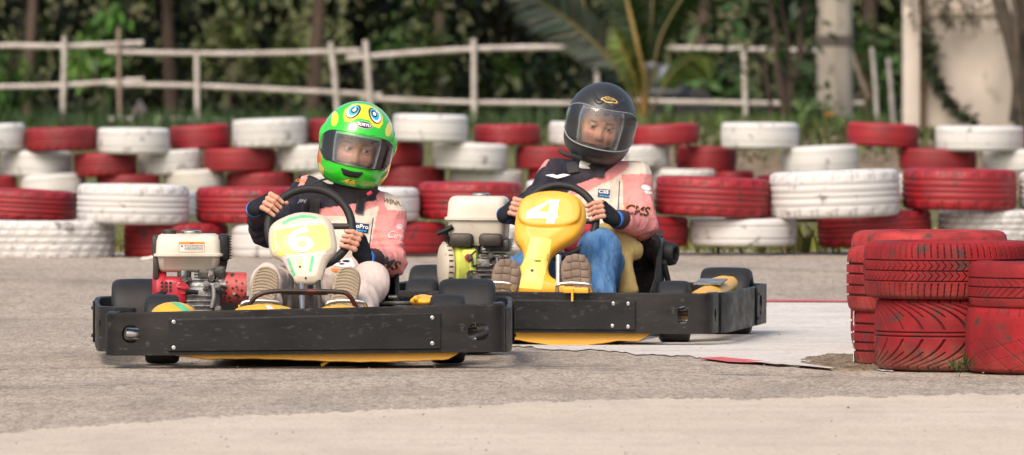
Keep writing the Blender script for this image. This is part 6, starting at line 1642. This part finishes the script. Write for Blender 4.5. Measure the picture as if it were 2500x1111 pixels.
# --- coconut palm with arching fronds
Yp = 106.0; g = P(1566,300,Yp); pm = thing('coconut_palm', 'young coconut palm with arching feathery fronds above the black helmet', 'palm tree', (g.x,Yp,gz(Yp)-.03)); po = pm.location
def frond(pts, r0, m, ll, dens, leafcol, dys, droop=.5):
    pp = smooth_path([P(x, y, Yp+dy)-po for (x, y), dy in zip(pts, dys)], 9); bm = BM(); tube(bm, pp, r0, seg=8, r1=r0*.35); rib = fin('petiole', bm, m, pm)
    vs, fs, cs = [], [], []; n = len(pp); st = int(n*.30)
    for i in range(st, n-1):
        for q in range(dens):
            a = pp[i].lerp(pp[i+1], q/dens); d = (pp[i+1]-pp[i]).normalized(); t = (i-st)/(n-st)
            L = ll*(.55+.9*math.sin(math.pi*min(.15+t*.9,1)))*random.uniform(.85,1.1)
            for s in (-1, 1):
                side = d.cross(Vector((0,1,0))).normalized()*s
                dirv = (side*.75+d*.75+Vector((0,random.uniform(-.45,.2),0))).normalized(); w = Vector((0,1,0)).cross(dirv).normalized()*.020+Vector((0,.012,0))
                c = clumpcols(1, leafcol, .3)[0]; b = len(vs); K = 5
                for k in range(K+1):
                    u = k/K; p = a+dirv*L*u+Vector((0,0,-droop*L*u*u)); ww = w*(1-u)**.6*(1 if u > 0 else .5); vs += [tuple(p+ww), tuple(p-ww)]; cs += [c, c]
                for k in range(K): fs.append((b+2*k, b+2*k+1, b+2*k+3, b+2*k+2))
    link('leaflets', npmesh('leaflets', np.array(vs), np.array(fs), cols=np.array(cs)), M_leaf, rib)
G1=(.022,.032,.010); G2=(.018,.034,.007); GP=(.16,.19,.13)
frond([(1566,305),(1530,200),(1470,125),(1400,60),(1318,0),(1240,-70)], .026, M_petg, .32, 2, (.060,.075,.055), (0,0,.1,.1,0,-.2), .12)
frond([(1570,305),(1572,200),(1556,110),(1535,20),(1515,-60),(1480,-150)], .036, M_petiole, .30, 2, G2, (0,-.05,-.1,0,.1,.3), .5)
frond([(1566,305),(1540,215),(1508,160),(1480,120),(1440,60),(1420,-20)], .022, M_petiole, .24, 2, G1, (0,.1,.4,.6,.8,1.1), .5)
frond([(1572,305),(1590,200),(1610,100),(1650,20),(1710,-60),(1780,-100)], .020, M_petg, .22, 2, G2, (0,.2,.4,.5,.6,.7), .6)
frond([(1570,305),(1580,180),(1590,60),(1600,-40),(1640,-110)], .020, M_petg, .22, 2, G1, (0,.3,.6,.8,1.), .6)
frond([(1572,305),(1560,240),(1545,180),(1520,120),(1500,70)], .014, M_petiole, .16, 2, (.09,.11,.02), (0,-.1,-.2,-.2,-.1), .5)
frond([(1572,305),(1610,230),(1650,170),(1700,140),(1740,150)], .014, M_petg, .18, 2, (.06,.09,.02), (0,.1,.2,.3,.3), .5)
# --- bushes and weeds
bush('bush', (P(2010,280,107.2).x-.02,107.2,gz(107)), (.35,.3,.22), 260, (.06,.12,.035), .13, 'bright leafy weeds at the foot of the concrete pole')
bush('bush', (P(1960,200,108.6).x,108.6,gz(108.6)), (.14,.2,.55), 260, (.07,.12,.045), .13, 'tall pale green bush between the forked stems and the concrete pole')
bush('bush', (P(1720,200,115).x,115,gz(115)), (.55,.4,.42), 420, (.05,.11,.03), .17, 'round green bush behind the fence, right of the palm')
bush('bush', (P(1030,100,116).x,116,gz(116)+.3), (.40,.4,.65), 520, (.05,.09,.018), .16, 'tall mid-green bush behind the fence between the two drivers')
bush('bush', (P(700,60,116).x,116,gz(116)+.3), (.30,.4,.62), 360, (.06,.09,.02), .15, 'yellowish green bush behind the fence, above and left of the green helmet')
bush('bush', (P(250,40,115.5).x,115.5,gz(115.5)+.2), (.35,.4,.65), 420, (.05,.12,.015), .22, 'vivid green broad-leaved bush behind the fence, over the brown post', aspect=.35, droop=1.1)
bush('bush', (P(20,60,115.5).x,115.5,gz(115.5)+.1), (.25,.4,.55), 300, (.05,.10,.015), .20, 'light green bush behind the fence at the far left', aspect=.35, droop=1.0)
bush('bush', (P(560,60,116).x,116,gz(116)+.3), (.35,.4,.68), 420, (.055,.075,.02), .13, 'olive bush with small leaves behind the fence, over the short post')
bush('bush', (P(2130,80,113.5).x,113.5,gz(113.5)), (.40,.4,.65), 420, (.05,.10,.02), .17, 'green bush behind the three bare posts left of the plastered wall')
def grass(name, x0, x1, Y0, Y1, n, hmin, hmax, base, label):
    a, b = P(x0,300,Y0).x, P(x1,300,Y0).x; px_ = rng.uniform(a, b, n); py_ = rng.uniform(Y0, Y1, n); h = rng.uniform(hmin, hmax, n); z = np.array([gz(y) for y in py_])-.02
    az = rng.uniform(0,6.28,n); lean = rng.uniform(.1,.7,n)*h; w = rng.uniform(.006,.016,n)
    B = np.stack([px_,py_,z],1); S = np.stack([np.cos(az+1.57),np.sin(az+1.57),0*az],1)*w[:,None]; D = np.stack([np.cos(az),np.sin(az),0*az],1)
    V = np.stack([B-S, B+S, B+D*lean[:,None]*.35+np.array((0,0,1))*h[:,None]*.6+S*.8, B+D*lean[:,None]*.35+np.array((0,0,1))*h[:,None]*.6-S*.8, B+D*lean[:,None]+np.array((0,0,1))*h[:,None]+S*.1, B+D*lean[:,None]+np.array((0,0,1))*h[:,None]-S*.1],1).reshape(-1,3)
    i = np.arange(n)*6; Fc = np.concatenate([np.stack([i,i+1,i+2,i+3],1), np.stack([i+3,i+2,i+4,i+5],1)]); C = np.repeat(clumpcols(n, base, .45),6,0)
    o = link(name, npmesh(name, V, Fc, cols=C), M_leaf); tag(o, label, 'grass', kind='stuff')
grass('grass', -400, 2900, 74, 112, 14000, .03, .13, (.07,.080,.028), 'rough grass on the bank behind the tyre walls')
grass('tall_grass', -400, 1400, 100, 117, 3800, .10, .32, (.03,.06,.014), 'tall weeds growing along the foot of the pole fence')
grass('tall_grass', 1400, 2220, 100, 117, 3500, .08, .26, (.07,.10,.025), 'low weeds growing right of the palm along the fence')
grass('grass', -300, 2900, 51.9, 53.5, 2200, .05, .22, (.16,.16,.03), 'yellowish grass between the two tyre walls')
a = G(2310,915); grass_tuft = bush('grass_tuft', (P(2352,915,32.85).x-.02, 32.72, 0), (.035,.02,.022), 60, (.06,.13,.02), .05, 'small green grass tuft growing at the foot of the chevron-tread tyre', 'grass tuft', stems=1, aspect=.10, droop=-.7, clumps=3)
# stones of the bank behind the far wall, right half
st_l = []
M_stone = mk('brown_stone', (.22,.16,.12), .9, c2=(.12,.09,.06), nscale=8, namt=.7, bump=.6, bscale=20)
def rubble():
    vs, fs, o = [], [], 0; parts = []
    for k in range(600):
        x = random.uniform(P(1560,400,71).x, P(2320,400,71).x); t = random.random(); y = 70.6+t*2.4; z = -.02+t*.40+random.uniform(-.03,.02); s = random.uniform(.02,.07)
        bm = BM(); bmesh.ops.create_icosphere(bm, subdivisions=1, radius=1)
        for v in bm.verts: v.co *= random.uniform(.75,1.15)
        Mx = np.array([[s*random.uniform(.8,1.5),0,0],[0,s,0],[0,0,s*random.uniform(.5,.9)]]); V = np.array([list(v.co) for v in bm.verts]) @ Mx+np.array((x,y,z)); f = np.array([[v.index for v in fc.verts] for fc in bm.faces]); bm.free()
        parts.append((V, np.concatenate([f, f[:,:1]*0+f[:,2:3]],1)[:, :3], np.zeros((len(V),3))))
    V, Fc, C = joinnp(parts); me = npmesh('rubble', V, Fc); o = link('rubble', me, M_stone); tag(o, 'bank of brown rubble and soil behind the right half of the far tyre wall', 'rubble', kind='stuff')
rubble()
bm = BM(); x0, x1 = P(1540,400,71).x, P(2700,400,71).x; n = 60; rows = []
for i in range(n+1):
    x = x0+(x1-x0)*i/n; q = min(i/5,1); rows.append([bm.verts.new(p) for p in ((x,70.3,-.02),(x,71.0,.10*q+random.uniform(0,.03)),(x,72.0,(.30+random.uniform(0,.04))*q),(x,73.2,(.40+random.uniform(-.02,.02))*q),(x,76,.30*q),(x,80,.1))])
for A, B in zip(rows[:-1], rows[1:]):
    for k in range(5): bm.faces.new((A[k], B[k], B[k+1], A[k+1]))
o = fin('earth_bank', bm, M_soil); o['kind'] = 'structure'
# dark weathered stump standing before the fence, left
g = P(342,300,108); sp = thing('stump', 'dark weathered forked stump in front of the bottom rail, left', 'stump', (g.x,108,gz(108)-.03))
def stf(X, Y, Z):
    d = s_cone(X,Y,Z,(-.075,0,0),(-.02,0,.26),.045,.05); d = smin(d, s_cone(X,Y,Z,(.08,0,0),(.03,0,.26),.045,.05), .03); d = smin(d, s_cone(X,Y,Z,(0,0,.22),(0,0,.36),.075,.035), .05)
    d = smin(d, s_cone(X,Y,Z,(-.02,0,.22),(-.12,0,.15),.03,.02), .03); return smin(d, s_cone(X,Y,Z,(.02,0,.22),(.12,0,.16),.03,.02), .03)+wrinkle(X,Y,Z,.005,4)
V, Fc = nets(stf, (-.18,-.12,-.05), (.18,.12,.45), .015); link('wood', npmesh('wood', V, Fc), mk('dark_grey_wood', (.05,.042,.042), .9, c2=(.12,.10,.10), nscale=12, namt=.7), sp)
# parked scooter half hidden behind the rail, with two grey helmets lying on it
g = P(1612,300,114); sc = thing('motor_scooter', 'dark motor scooter parked behind the fence, right of the palm', 'scooter', (g.x,114,gz(114)-.02)); M_sc = mk('dark_scooter_paint', (.02,.022,.03), .4); Z0 = .02
bm = BM(); lathe(bm, [(.13,-.03),(.20,-.045),(.235,-.03),(.245,0),(.235,.03),(.20,.045),(.13,.03)], (-.22,0,.245), (0,1,0), 32); fin('wheel', bm, M_slick, sc)
bm = BM(); lathe(bm, [(.13,-.03),(.20,-.045),(.235,-.03),(.245,0),(.235,.03),(.20,.045),(.13,.03)], (.42,0,.245), (0,1,0), 32); fin('wheel', bm, M_slick, sc)
V, Fc = nets(lambda X,Y,Z: smin(smin(s_cone(X,Y,Z,(-.10,0,.42),(.22,0,.44),.11,.12), s_cone(X,Y,Z,(.2,0,.42),(.40,0,.36),.10,.05), .05), s_cone(X,Y,Z,(-.10,0,.42),(-.22,0,.30),.09,.05), .05), (-.4,-.2,.1), (.6,.2,.65), .02); link('body', npmesh('body', V, Fc), M_sc, sc)
bm = BM(); cyl(bm, (-.22,0,.3),(-.10,0,.72), .03); cyl(bm, (-.10,-.28,.74),(-.10,.28,.74), .016); fin('handlebar', bm, M_dark, sc)
for dx, r, lb in ((-.10,.095,'smaller grey helmet hanging on the scooter handlebar'), (.09,.125,'larger grey helmet lying on the scooter seat')):
    zz = {.095:.74,.125:.62}[r]; hm_ = thing('helmet', lb, 'helmet', (g.x+dx,113.9,gz(114)+zz), 0, 'helmets on the parked scooter')
    V, Fc = nets(lambda X,Y,Z: smax(s_ell(X,Y,Z,(0,0,0),(r,r,r)), -(Z+r*.6), .02), (-.16,-.16,-.16), (.16,.16,.16), .012); link('shell', npmesh('shell', V, Fc), mk('grey_helmet_paint', (.16,.17,.20), .4), hm_)
# yellow flower by the concrete pole
g = P(2022,282,107.0); fl = thing('flower', 'orange-yellow bloom among the weeds left of the concrete pole', 'flower', (g.x,106.8,gz(107)))
bm = BM(); tube(bm, [(0,0,0),(.01,0,.1),(0,0,.16)], .006, seg=6); fin('stem', bm, M_petg, fl)
bm = BM()
for k in range(9):
    a = 2*math.pi*k/9; M = Matrix.Translation((0,0,.17)) @ Matrix.Rotation(a,4,'Z') @ Matrix.Rotation(R(-35),4,'Y'); prism(bm, [(0,-.012),(.05,-.022),(.075,0),(.05,.022),(0,.012)], -.003, .003, M)
fin('petals', bm, mk('orange_petal', (.75,.30,.02), .6), fl)
# thin bent twig lying on the track edge by the left tyres
g = G(345,633); tw = thing('twig', 'thin pale curved strip lying on the track below the red tyres, left', 'strip', (g.x,50.2,0))
bm = BM(); tube(bm, smooth_path([(0,0,.004),(.05,0,.010),(.09,0,.03),(.12,0,.05)],5), .006, seg=6); fin('strip', bm, M_white, tw)

grass('bank_weeds', 1540, 2900, 71.6, 77, 5200, .03, .14, (.07,.085,.025), 'weeds and dry grass growing over the bank behind the far tyre wall')
for o in [x for x in bpy.data.objects if x.name.startswith('bank_weeds')]:
    me = o.data; co_ = np.zeros(len(me.vertices)*3, np.float32); me.vertices.foreach_get('co', co_); co_ = co_.reshape(-1,3)
    y = co_[:,1]; base = np.array([gz(v) for v in y]); bankz = np.interp(y, [70.3,71,72,73.2,76,80], [0,.11,.32,.40,.30,.1]); co_[:,2] += np.maximum(bankz-base, 0); me.vertices.foreach_set('co', co_.ravel())

def pebbles():
    parts = []
    for k in range(450):
        Y = 25+random.random()**1.4*24; x = random.uniform(-.065,.065)*Y; s = random.uniform(.0012,.0038)*(1.4 if random.random() < .1 else 1)
        v = np.array([(1,0,0),(-1,0,0),(0,1,0),(0,-1,0),(0,0,1),(0,0,-.4)],float)*s*rng.uniform(.7,1.3,(6,1)); f = np.array([(0,2,4),(2,1,4),(1,3,4),(3,0,4),(2,0,5),(1,2,5),(3,1,5),(0,3,5)])
        g_ = random.uniform(.10,.42); parts.append((v+np.array((x,Y,.006)), f, np.tile(np.array((g_,g_*.88,g_*.76)),(6,1))))
    V, Fc, C = joinnp(parts); o = link('gravel', npmesh('gravel', V, Fc, cols=C), mk('loose_grit', (1,1,1), .9, attr=True)); tag(o, 'loose grit scattered over the track', 'gravel', kind='stuff')
pebbles()
# ================================================================== CAMERA, LIGHT, WORLD
cam = bpy.data.cameras.new('camera'); co = bpy.data.objects.new('camera', cam); col.objects.link(co)
cam.sensor_width = 36; cam.sensor_fit = 'HORIZONTAL'; cam.lens = F/2500*36; cam.clip_start = .5; cam.clip_end = 2000
co.location = (0,0,H); co.rotation_euler = (math.pi/2-PITCH, 0, 0)
cam.dof.use_dof = True; cam.dof.focus_distance = 34.4; cam.dof.aperture_fstop = 9.0; cam.dof.aperture_blades = 0
scene.camera = co
w = bpy.data.worlds.new('World'); scene.world = w; w.use_nodes = True
nt = w.node_tree; sky = nt.nodes.new('ShaderNodeTexSky'); sky.sky_type = 'NISHITA'; sky.sun_disc = False
SE, SA = 46, 205       # sun elevation, azimuth clockwise from +Y
sky.sun_elevation = R(SE); sky.sun_rotation = R(SA); sky.air_density = 1.0; sky.dust_density = 4.5; sky.ozone_density = .6
tint = nt.nodes.new('ShaderNodeMix'); tint.data_type = 'RGBA'; tint.blend_type = 'MULTIPLY'; tint.inputs['Factor'].default_value = 1; tint.inputs['B'].default_value = (1,.965,.91,1)   # thin overcast: a warmer, greyer sky
nt.links.new(sky.outputs[0], tint.inputs['A']); nt.links.new(tint.outputs['Result'], nt.nodes['Background'].inputs[0]); nt.nodes['Background'].inputs[1].default_value = .15
sl = bpy.data.lights.new('sun', 'SUN'); sl.energy = 1.1; sl.angle = R(30); sl.color = (1,.96,.91)
so = bpy.data.objects.new('sun', sl); col.objects.link(so)
d = Vector((math.sin(R(SA))*math.cos(R(SE)), math.cos(R(SA))*math.cos(R(SE)), math.sin(R(SE))))
so.rotation_euler = (-d).to_track_quat('-Z', 'Y').to_euler()
scene.view_settings.view_transform = 'Standard'; scene.view_settings.look = 'None'; scene.view_settings.exposure = .74; scene.view_settings.gamma = 1
scene.render.engine = 'CYCLES'
scene.cycles.transparent_max_bounces = 12
